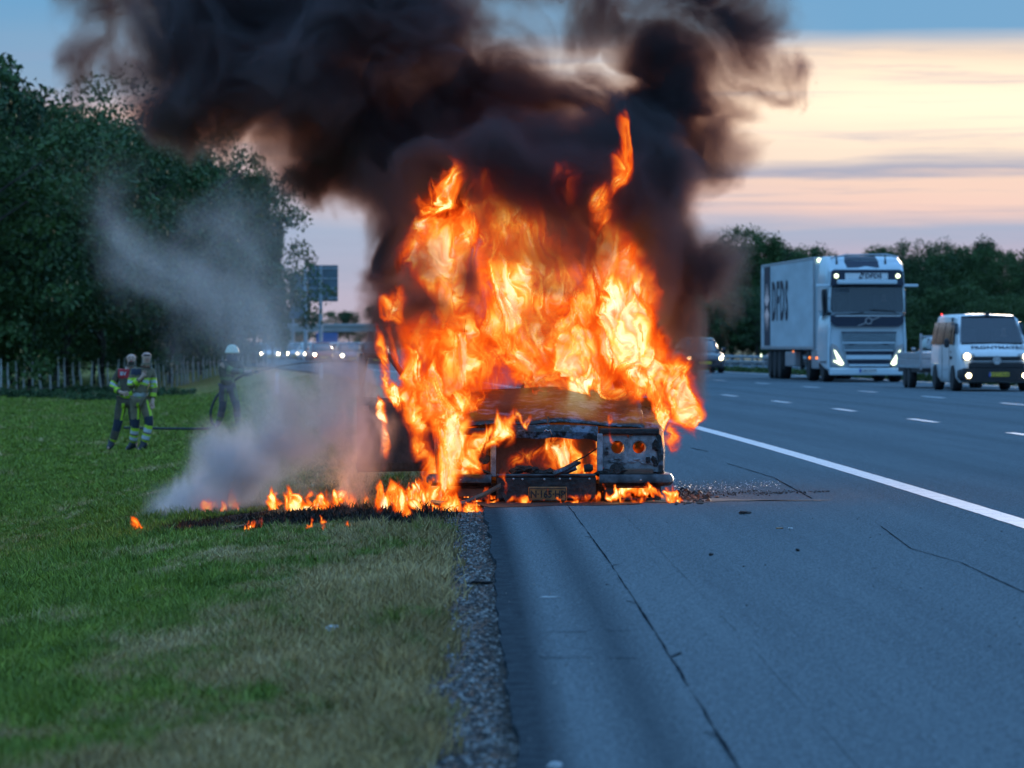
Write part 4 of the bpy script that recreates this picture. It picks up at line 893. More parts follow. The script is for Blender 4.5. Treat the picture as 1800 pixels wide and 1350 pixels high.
MB().box(-.168, .118, -.097, -.094, .108, .113).box(-.168, .118, -.097, -.094, .018, .023).box(-.168, -.163, -.097, -.094, .02, .11).box(.113, .118, -.097, -.094, .02, .11).build('plate_border', burnt, lp)
text('lettering', 'N·165·HP', .078, charred, lp, facing((-.025, -.096, .064), (1, 0, 0), (0, 0, 1)), .002, .86, .002)
# twisted strip hanging from the bumper and lying on the verge
MB().slab([(-.385, -.10, .08), (-.36, -.10, .08), (-.315, -.12, .005), (-.35, -.12, .0)], (0, -1, 0), .015).build('hanging_trim', charred, BC)
# cabin shell: screen frame, pillars, roof, doors, tail
for s in (-1, 1):
    MB().tube([(s * .74, 1.32, .80), (s * .60, 1.95, 1.27)], .035, 8).build('windscreen_pillar', burnt, BC)
    MB().tube([(s * .76, 2.75, .78), (s * .60, 2.7, 1.30)], .035, 8).build('door_pillar', burnt, BC)
    MB().tube([(s * .76, 4.4, .78), (s * .58, 4.2, 1.28)], .045, 8).build('rear_pillar', burnt, BC)
    MB().box(s * .88 - .02, s * .88 + .02, 2.35 if s < 0 else 1.37, 4.6, .14, .76, .02).build('side_panel', burnt, BC)
    for y in (.72, 3.5): t_ = wheel(BC, s * .76, y, .26, .19, s)
MB().loft([mirror_ring(y, [(0, z - .02), (w, z - .04), (w * .96, z), (0, z + .03)]) for y, w, z in ((1.95, .58, 1.28), (2.3, .62, 1.31), (3.6, .62, 1.31), (4.3, .58, 1.26))]).build('roof', burnt, BC, smooth=True)
MB().box(-.86, .86, 4.55, 4.62, .14, .80, .03).build('tailgate', burnt, BC)
MB().box(-.74, .74, 1.28, 1.36, .74, .83, .02).build('scuttle', burnt, BC)
MB().tube([(-.20, 1.28, .86), (-.16, 1.5, .95)], .01, 5).tube([(.3, 1.28, .86), (.32, 1.5, .93)], .01, 5).build('wiper_arm', charred, BC)
MB().tube([(-.715, .95, .72), (-.70, .955, 1.0), (-.655, .97, 1.43)], [.006, .004, .003], 5).build('aerial', charred, BC)
MB().loft([[(.02 + a * .10, 1.2, .84), (.02 - a * .10, 1.2, .84), (.02 - a * .05, 1.3, .93), (.02 + a * .05, 1.3, .93)] for a in (.99, 1)] ).build('air_scoop', charred, BC) if False else None
# open door: hinged at its front edge, swung out over the verge
hx, hy = -.875, 1.42; ang = R(41)
DR = empty('door_hinge_frame'); bpy.data.objects.remove(DR)
dmx = Matrix.Translation((hx, hy, 0)) @ Matrix.Rotation(ang, 4, 'Z')
def dm(p): return dmx @ Vector(p)
m = MB()
m.hexa([dm(p) for p in ((0, 0, .20), (.0, .06, .20), (.04, 1.0, .165), (-.02, 1.0, .165), (-.01, 0, .76), (.0, .06, .76), (.04, 1.0, .80), (-.03, 1.0, .80))])
door = m.build('door', flaky('scorched_door', (.06, .05, .055), (.014, .012, .013), 6, .4, .6), BC)
MB().hexa([dm(p) for p in ((-.035, .02, .215), (-.025, .02, .215), (-.038, .98, .185), (-.048, .98, .185), (-.04, .02, .27), (-.03, .02, .27), (-.045, .98, .245), (-.055, .98, .245))]).build('door_moulding', bumperm, door)
MB().tube([dm((0, .22, .78)), dm((.01, .62, 1.13)), dm((.015, .95, 1.14))], .024, 6).tube([dm((.0, .97, .78)), dm((.005, .975, 1.0)), dm((.015, .95, 1.15))], .040, 6).build('window_frame', burnt, door)
MB().box(-.02, .02, -.05, .05, -.02, .02).build('door_handle', bumperm, door, loc=dm((-.05, .85, .70)))
# metal strip lying on the verge edge (rests on the ground: a thing of its own)
pts = [at(757, None, 30.6), at(790, None, 30.3), at(815, None, 30.25), at(850, None, 30.5), at(880, None, 30.8)]
for p, z in zip(pts, (.01, .005, .015, .07, .13)): p.z = z
rings = [[(p.x, p.y, p.z + .022), (p.x + .004, p.y - .02, p.z), (p.x, p.y - .004, p.z - .012), (p.x, p.y + .02, p.z)] for p in pts]
rings = [[(Vector(pts[max(0, min(len(pts) - 1, i))]) + Vector((0, a, b2)))[:] for a, b2 in ((0, .028), (-.022, .006), (-.008, -.012), (.02, .0))] for i in range(len(pts))]
tag(MB().loft(rings).build('bent_metal_strip', rustmetal), 'bent brown metal strip lying in the flames at the edge of the gravel', 'metal strip')
# lamps: the light the flames give off
def fire_light(x, y, z, e, r, c=(1, .36, .07)):
    l = bpy.data.lights.new('flame_light', 'POINT'); l.energy = e; l.color = c; l.shadow_soft_size = r
    o = bpy.data.objects.new('flame_light', l); col.objects.link(o); o.location = (x, y, z); return o
fire_light(.35, 33.3, 1.65, 72.2, .35); fire_light(-.6, 31.0, .75, 19.0, .2); fire_light(1.35, 31.5, .6, 11.4, .15); fire_light(.25, 31.55, .30, 11.2, .06)
fire_light(.9, 33.0, 1.6, 26.6, .25, (1, .5, .16)); fire_light(-.7, 30.75, .18, 8.4, .08); fire_light(.6, 30.95, .06, 3.5, .03); fire_light(0, 32.9, 2.5, 70, .3); fire_light(.72, 31.35, .45, 3.5, .05)
fire_light(-1.55, 31.4, .10, 7.0, .08); fire_light(-2.6, 31.0, -.05, 2.1, .05)
# glass crumbs, soot line and bits on the asphalt
m_crumb = pm('glass_crumb', (.62, .66, .68), .12, spec=.9); m_crumb2 = pm('glass_crumb_dark', (.12, .15, .16), .2)
def fc(rg): u = rg.random() ** 1.6; px = 1185 + 190 * u; return at(px, 858 + rg.gauss(0, 7.5 - 4 * u) - 6 * u, z=0.004)
scatter('glass_crumbs', 1100, fc, .0062, [m_crumb, m_crumb2, m_crumb2], seed=5)
def fs(rg): u = rg.random() ** 1.2; return at(1185 + 275 * u, 869 + 3 * math.sin(u * 23) * (1 - u) + rg.gauss(0, 3.2 * (1 - u) + .6) - 5 * u, z=0.004)
scatter('soot_crumbs', 420, fs, .009, [charred], seed=6)
def fk(rg): return at(1185 + abs(rg.gauss(0, 30)), 874 + rg.gauss(0, 5), z=0.006)
scatter('burnt_debris', 160, fk, .03, [charred, rustmetal], seed=7)
def fr_(rg): X = rg.uniform(-.1, 5); Y = rg.uniform(12, 30); return (X, Y, .004)
scatter('road_grit', 260, fr_, .006, [st2, st3, st1], seed=8)
def small(name, px, py, s, mat, lab, cat, z=0.004, seed=1):
    p = at(px, py, z=z); o = MB().lump((0, 0, s[2] * .6), s, seed, .35).build(name, mat, None, loc=p); tag(o, lab, cat)
small('burnt_fragment', 1308, 903, (.045, .03, .012), charred, 'black burnt fragment on the asphalt to the right of the car', 'debris')
small('tar_lump', 1402, 968, (.013, .013, .008), charred, 'small round black lump alone on the open asphalt, right of centre', 'debris', seed=2)
small('tar_lump', 1250, 976, (.013, .013, .008), charred, 'small black lump on the asphalt below and left of the burnt fragment', 'debris', seed=3)
pale = pm('pale_litter', (.55, .58, .60), .5, noise=.1); orange_l = pm('dry_leaf', (.45, .22, .08), .7, noise=.2)
small('dry_leaf', 1370, 929, (.025, .012, .004), orange_l, 'dry orange leaf on the asphalt, the left of a pair', 'leaf', seed=4)
small('paper_scrap', 1389, 929, (.016, .01, .004), pale, 'pale paper scrap beside the dry leaf on the asphalt', 'litter', seed=5)
small('litter', 584, 1108, (.030, .018, .014), pale, 'white scrap of litter lying in the grass in the foreground', 'litter', z=-.02, seed=6)
small('twig', 966, 1050, (.05, .006, .004), pale, 'thin pale straw on the asphalt near the gravel edge', 'litter', seed=7)
small('stick', 843, 1026, (.07, .012, .010), charred, 'short black stick lying across the gravel strip', 'debris', z=-.02, seed=8)
small('stone', 975, 1350, (.02, .016, .012), pale, 'white pebble at the dark edge of the asphalt, bottom of the picture', 'stone', seed=9)
# ------------------------------------------------------------------ people
def skin(name, verts, edges, radii, mats, parent, sub=2, classify=None, root=0):
    me = bpy.data.meshes.new(name); me.from_pydata([Vector(v) for v in verts], edges, []); o = bpy.data.objects.new(name, me); col.objects.link(o)
    o.modifiers.new('skin', 'SKIN'); lay = me.skin_vertices[0].data
    for i, r in enumerate(radii): lay[i].radius = (r if isinstance(r, tuple) else (r, r)); lay[i].use_root = (i == root)
    sd = o.modifiers.new('sub', 'SUBSURF'); sd.levels = sub; sd.render_levels = sub
    dg = bpy.context.evaluated_depsgraph_get(); dg.update(); m2 = bpy.data.meshes.new_from_object(o.evaluated_get(dg)); bpy.data.objects.remove(o); m2.name = name
    m2.materials.clear()
    for m in (mats if isinstance(mats, (list, tuple)) else [mats]): m2.materials.append(m)
    m2.polygons.foreach_set('use_smooth', [True] * len(m2.polygons))
    if classify:
        for p in m2.polygons: p.material_index = classify(p.center)
    return link(name, m2, parent)
class Sk:
    def __init__(s): s.v = []; s.e = []; s.r = []
    def add(s, p, r, to=None): s.v.append(p); s.r.append(r); i = len(s.v) - 1; (s.e.append((to, i)) if to is not None else None); return i
    def chain(s, pts, rs, to=None):
        for p, r in zip(pts, rs): to = s.add(p, r, to)
        return to
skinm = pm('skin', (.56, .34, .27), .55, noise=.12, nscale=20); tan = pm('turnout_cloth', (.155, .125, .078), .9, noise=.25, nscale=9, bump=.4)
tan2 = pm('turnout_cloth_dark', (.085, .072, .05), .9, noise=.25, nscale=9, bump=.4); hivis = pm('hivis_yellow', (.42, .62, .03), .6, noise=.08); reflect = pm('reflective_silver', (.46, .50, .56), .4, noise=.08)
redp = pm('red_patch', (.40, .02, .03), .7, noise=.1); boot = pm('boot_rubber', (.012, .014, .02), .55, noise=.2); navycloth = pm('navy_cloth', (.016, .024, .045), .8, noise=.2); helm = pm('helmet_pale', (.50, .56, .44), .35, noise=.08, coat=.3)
hairm = pm('short_hair', (.05, .035, .025), .8, noise=.3, nscale=60); hivdim = pm('muted_hivis', (.13, .17, .06), .7, noise=.3); purp = pm('smoky_trousers', (.085, .07, .085), .9, noise=.2)  # hivdim: darker, duller yellow-green for the helmeted firefighter's bands
def lerp(a, b, t): return tuple(x + (y - x) * t for x, y in zip(a, b))
def segd(p, a, b):
    a = Vector(a); b = Vector(b); ab = b - a; t = max(0, min(1, (p - a).dot(ab) / ab.length_squared)); return (p - a - ab * t).length, t
def person(J, label, loc, group=None, jm=tan, tm=tan, beard=False, helmet=False, glasses=False, bands=(), legbands=(), patch=None, hip=.0, vis=None):
    P = tag(empty('person', loc), label, 'person', group)
    k = Sk(); pel = k.add(J['pel'], (.14, .11)); sp = k.add(lerp(J['pel'], J['chest'], .5), (.135, .10), pel); ch = k.add(J['chest'], (.16, .11), sp); nk = k.add(J['neck'], .06, ch)
    h = Vector(J['head']); fd = Vector(J.get('face', (0, -1, 0))).normalized()
    k.chain([tuple(h + Vector((0, 0, -.085)) + fd * .012), tuple(h + fd * .01), tuple(h + Vector((0, 0, .07)) - fd * .012)], [(.062, .068), (.080, .092), (.062, .074)], nk)
    for s in 'lr':
        sh, elb, wr, hand = J['sh' + s], J['el' + s], J['wr' + s], J['ha' + s]
        a = k.chain([sh, lerp(sh, elb, .5), elb, lerp(elb, wr, .5), wr], [.062, .052, .044, .040, .029], ch)
        w_, hv = Vector(wr), Vector(hand) - Vector(wr); d = hv.normalized(); u = d.cross(Vector((0, 1, .2))); u = u.normalized() if u.length > .1 else Vector((1, 0, 0)); n_ = d.cross(u)
        pm_ = k.add(tuple(w_ + d * .055), (.036, .022), a)
        for f, ln in ((-.030, .060), (-.010, .072), (.010, .068), (.030, .052)): k.chain([tuple(w_ + d * .095 + u * f), tuple(w_ + d * (.095 + ln * .5) + u * f + n_ * .008), tuple(w_ + d * (.085 + ln) + u * f * .9 + n_ * .03)], [.0125, .010, .008], pm_)
        k.chain([tuple(w_ + d * .06 - u * .045 + n_ * .012), tuple(w_ + d * .095 - u * .055 + n_ * .03)], [.013, .010], pm_)
        hp, kn, an, toe = J['hp' + s], J['kn' + s], J['an' + s], J['toe' + s]
        k.chain([hp, kn, an], [.085, .055, .04], pel); k.e and None
        k.chain([toe], [(.035, .03)], len(k.v) - 1)
    skin('body', k.v, k.e, k.r, skinm, P)
    # jacket
    k = Sk(); pel = lerp(J['pel'], J['chest'], -.12); c0 = k.add(lerp(J['pel'], J['chest'], .62), (.185, .135)); k.chain([lerp(J['pel'], J['chest'], .25), pel], [(.175, .135), (.19, .145)], c0)
    ct = k.chain([J['chest'], lerp(J['chest'], J['neck'], .72)], [(.185, .13), (.085, .08)], c0)
    chn = c0 + 3
    for s in 'lr':
        sh, elb, wr = J['sh' + s], J['el' + s], J['wr' + s]
        k.chain([sh, lerp(sh, elb, .5), elb, lerp(elb, wr, .5), lerp(elb, wr, .88)], [.088, .078, .072, .064, .052], 3)
    def cj(c):
        zt = c.z
        for (z0, z1, mi) in bands:
            if z0 <= zt < z1:
                da = min(segd(c, J['el' + s], J['wr' + s])[0] for s in 'lr')
                if da > .085: return mi
        for s in 'lr':
            d, t = segd(c, J['sh' + s], J['el' + s])
            if d < .12 and .62 < t < .98: return 1 if t < .72 or t > .86 else 2
            d, t = segd(c, J['el' + s], J['wr' + s])
            if d < .08 and .45 < t < .7: return 1
        if patch:
            (px_, pz, pw, ph, mi) = patch
            if abs(c.x - px_) < pw and abs(c.z - pz) < ph and c.y < J['chest'][1] + .03: return mi
        return 0
    skin('jacket', k.v, k.e, k.r, [jm, vis or hivis, (vis or reflect), redp, navycloth], P, 3, cj)
    k = Sk(); pl = k.add(lerp(J['pel'], J['chest'], -.02), (.155, .12))
    for s in 'lr':
        hp, kn, an = J['hp' + s], J['kn' + s], J['an' + s]; k.chain([hp, lerp(hp, kn, .5), kn, lerp(kn, an, .55), lerp(kn, an, .9)], [.108, .10, .082, .078, .082], pl)
    def ct_(c):
        for s in 'lr':
            d, t = segd(c, J['kn' + s], J['an' + s])
            if t > .02 and d < .11:
                for (a, b2, mi) in legbands:
                    if a <= t < b2: return mi
            if (c - Vector(J['kn' + s])).length < .125 and c.y < J['kn' + s][1] + .05: return 4
            d, t = segd(c, J['hp' + s], J['kn' + s])
            if legbands and .1 < t < .95 and abs((c.x - J['hp' + s][0] - (J['kn' + s][0] - J['hp' + s][0]) * t) - .055) < .022 and c.y < .1: return 1
        return 0
    skin('trousers', k.v, k.e, k.r, [tm, vis or hivis, (vis or reflect), redp, navycloth], P, 3, ct_)
    for s in 'lr':
        k = Sk(); an, toe = Vector(J['an' + s]), Vector(J['toe' + s]); a = k.add(tuple(an + Vector((0, 0, .13))), .062); a2 = k.add(tuple(an + Vector((0, 0, -.01))), .058, a); k.add(tuple(lerp(an, toe, .55)), (.05, .045), a2); k.add(tuple(toe), (.045, .036), 2); k.add(tuple(an - (toe - an).normalized() * .06 + Vector((0, 0, -.035))), .04, a2)
        skin('boot', k.v, k.e, k.r, boot, P)
    side = fd.cross(Vector((0, 0, 1)))
    MB().lump(tuple(h + fd * .092 + Vector((0, 0, -.012))), (.016, .018, .022), 1, .05).build('nose', skinm, P, smooth=True)
    for s in (-1, 1):
        MB().lump(tuple(h + side * .078 * s), (.012, .018, .03), 2, .1).build('ear', skinm, P, smooth=True)
        MB().lump(tuple(h + fd * .078 + side * .030 * s + Vector((0, 0, .018))), (.012, .007, .007), 3, .0).build('eye', hairm, P)
    MB().lump(tuple(h + fd * .078 + Vector((0, 0, -.055))), (.024, .008, .006), 4, .0).build('mouth', redp, P)
    if beard: MB().lump(tuple(h + fd * .045 + Vector((0, 0, -.085))), (.062, .045, .045), 5, .08).build('beard', hairm, P, smooth=True)
    if glasses: MB().box(h.x - .065 + fd.x * .085, h.x + .065 + fd.x * .085, h.y + fd.y * .092 - .004, h.y + fd.y * .092 + .004, h.z + .008, h.z + .030, .004).build('glasses', black, P)
    if not helmet:
        MB().tube([tuple(h + Vector((0, 0, -.15)) + side * .0), tuple(h + Vector((0, 0, -.115)))], [.095, .080], 12).build('collar', jm, P, smooth=True)
    else:
        c = h + Vector((0, 0, .035)) - fd * .01
        MB().lathe(tuple(c), (0, 0, 1), [(-.05, .140), (-.03, .150), (-.01, .135), (.05, .122), (.10, .085), (.125, .03)], 20).build('helmet', helm, P, smooth=True)
        MB().lathe(tuple(h + Vector((0, 0, -.05)) - fd * .02), (0, 0, 1), [(-.13, .125), (-.03, .11), (.03, .108)], 16).build('neck_guard', navycloth, P, smooth=True)
    return P
def gpt(px, Y): X = (px - 900) * Y / F; return (X, Y, gz(X + CURV * Y * Y))
J2 = dict(pel=(-.08, 0, .98), chest=(-.03, 0, 1.36), neck=(.02, -.02, 1.55), head=(.04, -.05, 1.715), face=(.25, -1, -.1), shl=(-.19, -.02, 1.44), ell=(-.25, -.13, 1.17), wrl=(-.03, -.24, 1.33), hal=(.02, -.24, 1.43), shr=(.13, .0, 1.43), elr=(.17, .02, 1.15), wrr=(.15, -.06, .92), har=(.15, -.08, .83),
          hpl=(-.16, 0, .93), knl=(-.16, -.02, .50), anl=(-.22, .10, .12), toel=(-.34, .04, .045), hpr=(-.01, -.02, .93), knr=(.10, -.10, .54), anr=(-.01, -.06, .12), toer=(-.10, -.20, .045))
person(J2, 'firefighter in tan suit with bright yellow bands and glasses, front one of the pair', gpt(254, 71.0), 'firefighters on the verge', tan, tan, False, False, True, ((1.20, 1.235, 1), (1.235, 1.29, 2), (1.29, 1.33, 1), (.92, .99, 1), (.99, 1.06, 2)), ((.12, .26, 1), (.26, .40, 2), (.48, .58, 1), (.58, .70, 2), (.76, .9, 1)), (-.14, 1.44, .09, .055, 4))
J1 = dict(pel=(-.06, 0, .93), chest=(-.02, 0, 1.30), neck=(.0, -.02, 1.48), head=(.02, -.04, 1.635), face=(.1, -1, -.05), shl=(-.20, -.01, 1.38), ell=(-.32, -.04, 1.12), wrl=(-.14, -.20, 1.03), hal=(-.06, -.22, 1.02), shr=(.17, 0, 1.38), elr=(.26, .0, 1.10), wrr=(.20, -.1, .88), har=(.20, -.12, .80),
          hpl=(-.15, 0, .88), knl=(-.22, -.03, .46), anl=(-.33, .02, .11), toel=(-.38, -.14, .045), hpr=(.03, 0, .88), knr=(.07, -.02, .48), anr=(.06, .06, .11), toer=(.10, -.1, .045))
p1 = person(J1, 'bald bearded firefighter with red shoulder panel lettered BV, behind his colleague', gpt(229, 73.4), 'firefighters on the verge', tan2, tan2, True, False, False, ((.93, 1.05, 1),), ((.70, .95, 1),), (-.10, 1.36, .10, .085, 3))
p1.scale = (1.05, 1.05, 1.05)
pt = MB().slab([(-.20, -.135, 1.30), (-.02, -.145, 1.30), (-.03, -.135, 1.42), (-.20, -.12, 1.42)], (0, -1, 0), .02).build('shoulder_panel', redp, p1)
text('lettering', 'BV', .085, reflect, pt, facing((-.11, -.160, 1.36), (1, 0, 0), (0, 0, 1)), .002, 1.1, .003)
J3 = dict(pel=(-.06, 0, .88), chest=(-.02, .0, 1.24), neck=(.02, -.01, 1.41), head=(.05, -.03, 1.545), face=(.2, -1, -.1), shl=(-.16, -.10, 1.32), ell=(.08, -.26, 1.16), wrl=(.36, -.22, 1.16), hal=(.44, -.20, 1.17), shr=(.16, .04, 1.32), elr=(.30, .02, 1.10), wrr=(.50, -.06, 1.14), har=(.58, -.10, 1.16),
          hpl=(-.13, 0, .84), knl=(-.14, -.06, .45), anl=(-.22, .02, .11), toel=(-.28, -.12, .045), hpr=(.03, 0, .84), knr=(.14, -.05, .46), anr=(.16, .04, .11), toer=(.18, -.12, .045))
g3 = gpt(404, 81.0)
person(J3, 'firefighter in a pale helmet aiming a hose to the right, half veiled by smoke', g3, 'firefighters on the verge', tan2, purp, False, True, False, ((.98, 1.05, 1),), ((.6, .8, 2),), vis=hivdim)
hz = pm('fire_hose_rubber', (.025, .03, .035), .7, noise=.2)
hp = [Vector(p) for p in ((2.2, -.3, 1.38), (1.3, -.22, 1.31), (.60, -.13, 1.17), (.38, -.20, 1.12), (.15, .10, 1.02), (-.12, .25, .82), (-.30, .22, .62), (-.40, .2, .35), (-.38, .2, .12), (-.28, .1, .02), (-.8, -.3, .0), (-2.2, .6, .0))]
def spline(P, n=8):
    out = []
    for i in range(len(P) - 1):
        a, b, c, d = P[max(i - 1, 0)], P[i], P[i + 1], P[min(i + 2, len(P) - 1)]
        for k in range(n):
            t = k / n; out.append(.5 * ((2 * b) + (c - a) * t + (2 * a - 5 * b + 4 * c - d) * t * t + (3 * b - a - 3 * c + d) * t ** 3))
    return out + [P[-1]]
o = MB().tube(spline(hp), [.016 if i < 17 else .026 for i in range(len(spline(hp)))], 8).build('fire_hose', hz, None, loc=g3, smooth=True); tag(o, 'black fire hose held by the helmeted firefighter, looping behind him to the ground', 'hose')
# drivers behind the windscreens
for X, Y, z, lab in ((11.83, 126.75, 2.02, 'driver in dark clothes behind the windscreen of the lorry'), (12.72, 103.05, .86, 'driver in dark clothes at the wheel of the white van')):
    P = tag(empty('person', (X, Y, z)), lab, 'person'); k = Sk(); a = k.add((0, 0, 0), (.15, .12)); b = k.add((0, 0, .42), (.19, .12), a); c = k.add((0, 0, .58), .055, b); k.chain([(0, -.01, .70), (0, -.01, .78)], [(.075, .09), (.06, .075)], c)
    for s in (-1, 1): k.chain([(s * .20, 0, .42), (s * .25, -.15, .2), (s * .15, -.4, .22), (s * .13, -.48, .25)], [.06, .05, .035, .03], b)
    skin('body', k.v, k.e, k.r, [skinm, navycloth], P, 2, lambda c: 1 if c.z < .55 and c.y > -.38 else 0)
# ------------------------------------------------------------------ fire and smoke as real volumes, computed on grids
F32 = np.float32
def noise_texture(n, beta, seed, lo=1.0):
    r = np.random.default_rng(seed); f = np.fft.rfftn(r.standard_normal((n, n, n)).astype(F32))
    k = np.fft.fftfreq(n) * n; kz = np.fft.rfftfreq(n) * n
    kk = np.sqrt(k[:, None, None] ** 2 + k[None, :, None] ** 2 + kz[None, None, :] ** 2)
    t = np.fft.irfftn(f * np.where(kk < lo, 0, np.maximum(kk, 1) ** (-beta)), s=(n, n, n)).astype(F32)
    return (t - t.mean()) / t.std()
def sample(tex, x, y, z):
    n = tex.shape[0]; t = tex.ravel()
    def sp(c): f = np.floor(c); return f.astype(np.int32) & (n - 1), (c - f).astype(F32)
    xi, xf = sp(x); yi, yf = sp(y); zi, zf = sp(z)
    x1 = (xi + 1) & (n - 1); y1 = ((yi + 1) & (n - 1)) * n; z1 = ((zi + 1) & (n - 1)) * n * n; yi = yi * n; zi = zi * n * n
    a = t[zi + yi + xi]; a = a + (t[zi + yi + x1] - a) * xf
    b = t[zi + y1 + xi]; b = b + (t[zi + y1 + x1] - b) * xf
    a = a + (b - a) * yf
    c = t[z1 + yi + xi]; c = c + (t[z1 + yi + x1] - c) * xf
    b = t[z1 + y1 + xi]; b = b + (t[z1 + y1 + x1] - b) * xf
    c = c + (b - c) * yf
    return a + (c - a) * zf
def zoom(a, shape):
    for ax, n in enumerate(shape):
        m = a.shape[ax]; t = np.linspace(0, m - 1, n); i = np.minimum(t.astype(int), m - 2); f = (t - i).astype(F32); sh = [1, 1, 1]; sh[ax] = n; f = f.reshape(sh)
        a = np.take(a, i, ax) * (1 - f) + np.take(a, i + 1, ax) * f
    return a
def axes(lo, hi, shape):
    return (np.linspace(lo[2], hi[2], shape[0], dtype=F32)[:, None, None], np.linspace(lo[1], hi[1], shape[1], dtype=F32)[None, :, None], np.linspace(lo[0], hi[0], shape[2], dtype=F32)[None, None, :])
def smooth(a, b, x): t = np.clip((x - a) / (b - a), 0, 1); return t * t * (3 - 2 * t)
def blobs(lst, X, Y, Z):
    """soft union of ellipsoids; (px, py, rx, ry) in picture pixels at distance Y, depth radius in metres, weight"""
    E = None
    for (px, py, rx, ry, yy, rd, v) in lst:
        kk = F / yy; q = ((X - (px - 900) / kk) * kk / rx) ** 2 + ((Z - (CAMZ - (py - HOR) / kk)) * kk / ry) ** 2 + ((Y - yy) / rd) ** 2
        e = v * np.exp(-q * 1.1); E = e if E is None else np.sqrt(np.maximum(E, e) ** 2 + .35 * np.minimum(E, e) ** 2)
    return E.astype(F32)
W1, W2, W3 = (noise_texture(64, 1.6, s, 1) for s in (1, 2, 3)); T1 = noise_texture(128, 1.75, 9, 2)
def warp(lo, hi, shape, steps, vs=.62, low=2):
    sh = [max(8, s // low) for s in shape]; Zl, Yl, Xl = axes(lo, hi, sh); o = np.zeros(sh, F32); fx = Xl + o; fy = Yl + o; fz = Zl + o; x, y, z = fx, fy, fz
    for f, a, st in steps:
        for _ in range(st):
            d1 = sample(W1, x * f, y * f * .6, z * f * vs); d2 = sample(W2, x * f + 9, y * f * .6, z * f * vs); d3 = sample(W3, x * f, y * f * .6 + 5, z * f * vs)
            x = x + a * d1; z = z + a * 1.3 * d2; y = y + a * .5 * d3
    return zoom(x - fx, shape), zoom(y - fy, shape), zoom(z - fz, shape)
def flame_field(lo, hi, shape, lst, scale=1.0, follow=.6, gain=1.0):
    Z, Y, X = axes(lo, hi, shape); dx, dy, dz = warp(lo, hi, shape, ((11 * scale, .050 / scale, 2), (30 * scale, .030 / scale, 2), (85 * scale, .013 / scale, 2)))
    x = X + dx; y = Y + dy; z = Z + dz; s = 34 * scale
    t1 = sample(T1, x * s * 1.1 + 17, y * s * .8, z * s * .22 + 5); t2 = sample(T1, x * s * 2.6 + 77, y * s * 1.2, z * s * .5 + 25)      # tongues
    E = blobs(lst, X + dx * follow + .012 / scale * t2, Y + dy * follow, Z + dz * follow - (.055 * t1 + .03 * t2) / scale)
    n = sample(T1, x * s * 1.9, y * s * .7, z * s * .55); n2 = sample(T1, x * s * 5.0 + 30, y * s * 1.4, z * s * 1.3 + 11); n3 = sample(T1, x * s * .8 + 60, y * s * .5, z * s * .45 + 40)
    r = 1 - np.abs(n) * 1.2; r2 = 1 - np.abs(n2) * 1.1
    return (E * np.exp(.42 * n3 + .18 * t2 + .42 * r + .54 * r2 * (.4 + np.minimum(E, 1.2)) + .14 * n2 - .30) * gain).astype(F32)
def smoke_field(lo, hi, shape, lst, scale=1.0, amp=1.15, cut=.17, soft=.15, follow=.42):
    Z, Y, X = axes(lo, hi, shape); dx, dy, dz = warp(lo, hi, shape, ((6 * scale, .13 / scale, 2), (14 * scale, .07 / scale, 2), (34 * scale, .03 / scale, 2)), .9)
    lst = [(a, b, c * (1.28 if v < .75 else 1.1), d_ * (1.28 if v < .75 else 1.1), e, f, v * (1.2 if v < .75 else 1)) for a, b, c, d_, e, f, v in lst]
    E = blobs(lst, X + dx * follow, Y + dy * follow, Z + dz * follow); x = X + dx; y = Y + dy; z = Z + dz; s = 9 * scale
    n = sample(T1, x * s * 1.3, y * s * 1.1, z * s * 1.3); n2 = sample(T1, x * s * 3.7 + 50, y * s * 3.1, z * s * 3.7)
    d = E * np.exp(amp * (.62 * np.abs(n) - .46 + .26 * np.abs(n2) - .10)) + .035 * sample(T1, x * s * 9 + 20, y * s * 7, z * s * 9); d = np.maximum(d, 0); return (smooth(cut, cut + soft, d) * np.minimum(d, 1.6) ** 1.5 * 1.1).astype(F32)
def fade_edges(d, k=5, floor=False):
    for ax in range(3):
        n = d.shape[ax]; w = np.minimum(np.arange(n), n - 1 - np.arange(n)) / k
        if floor and ax == 0: w = np.where(np.arange(n) < n / 2, 1, w)
        sh = [1, 1, 1]; sh[ax] = n; d = d * np.clip(w, 0, 1).reshape(sh).astype(F32)
    return d
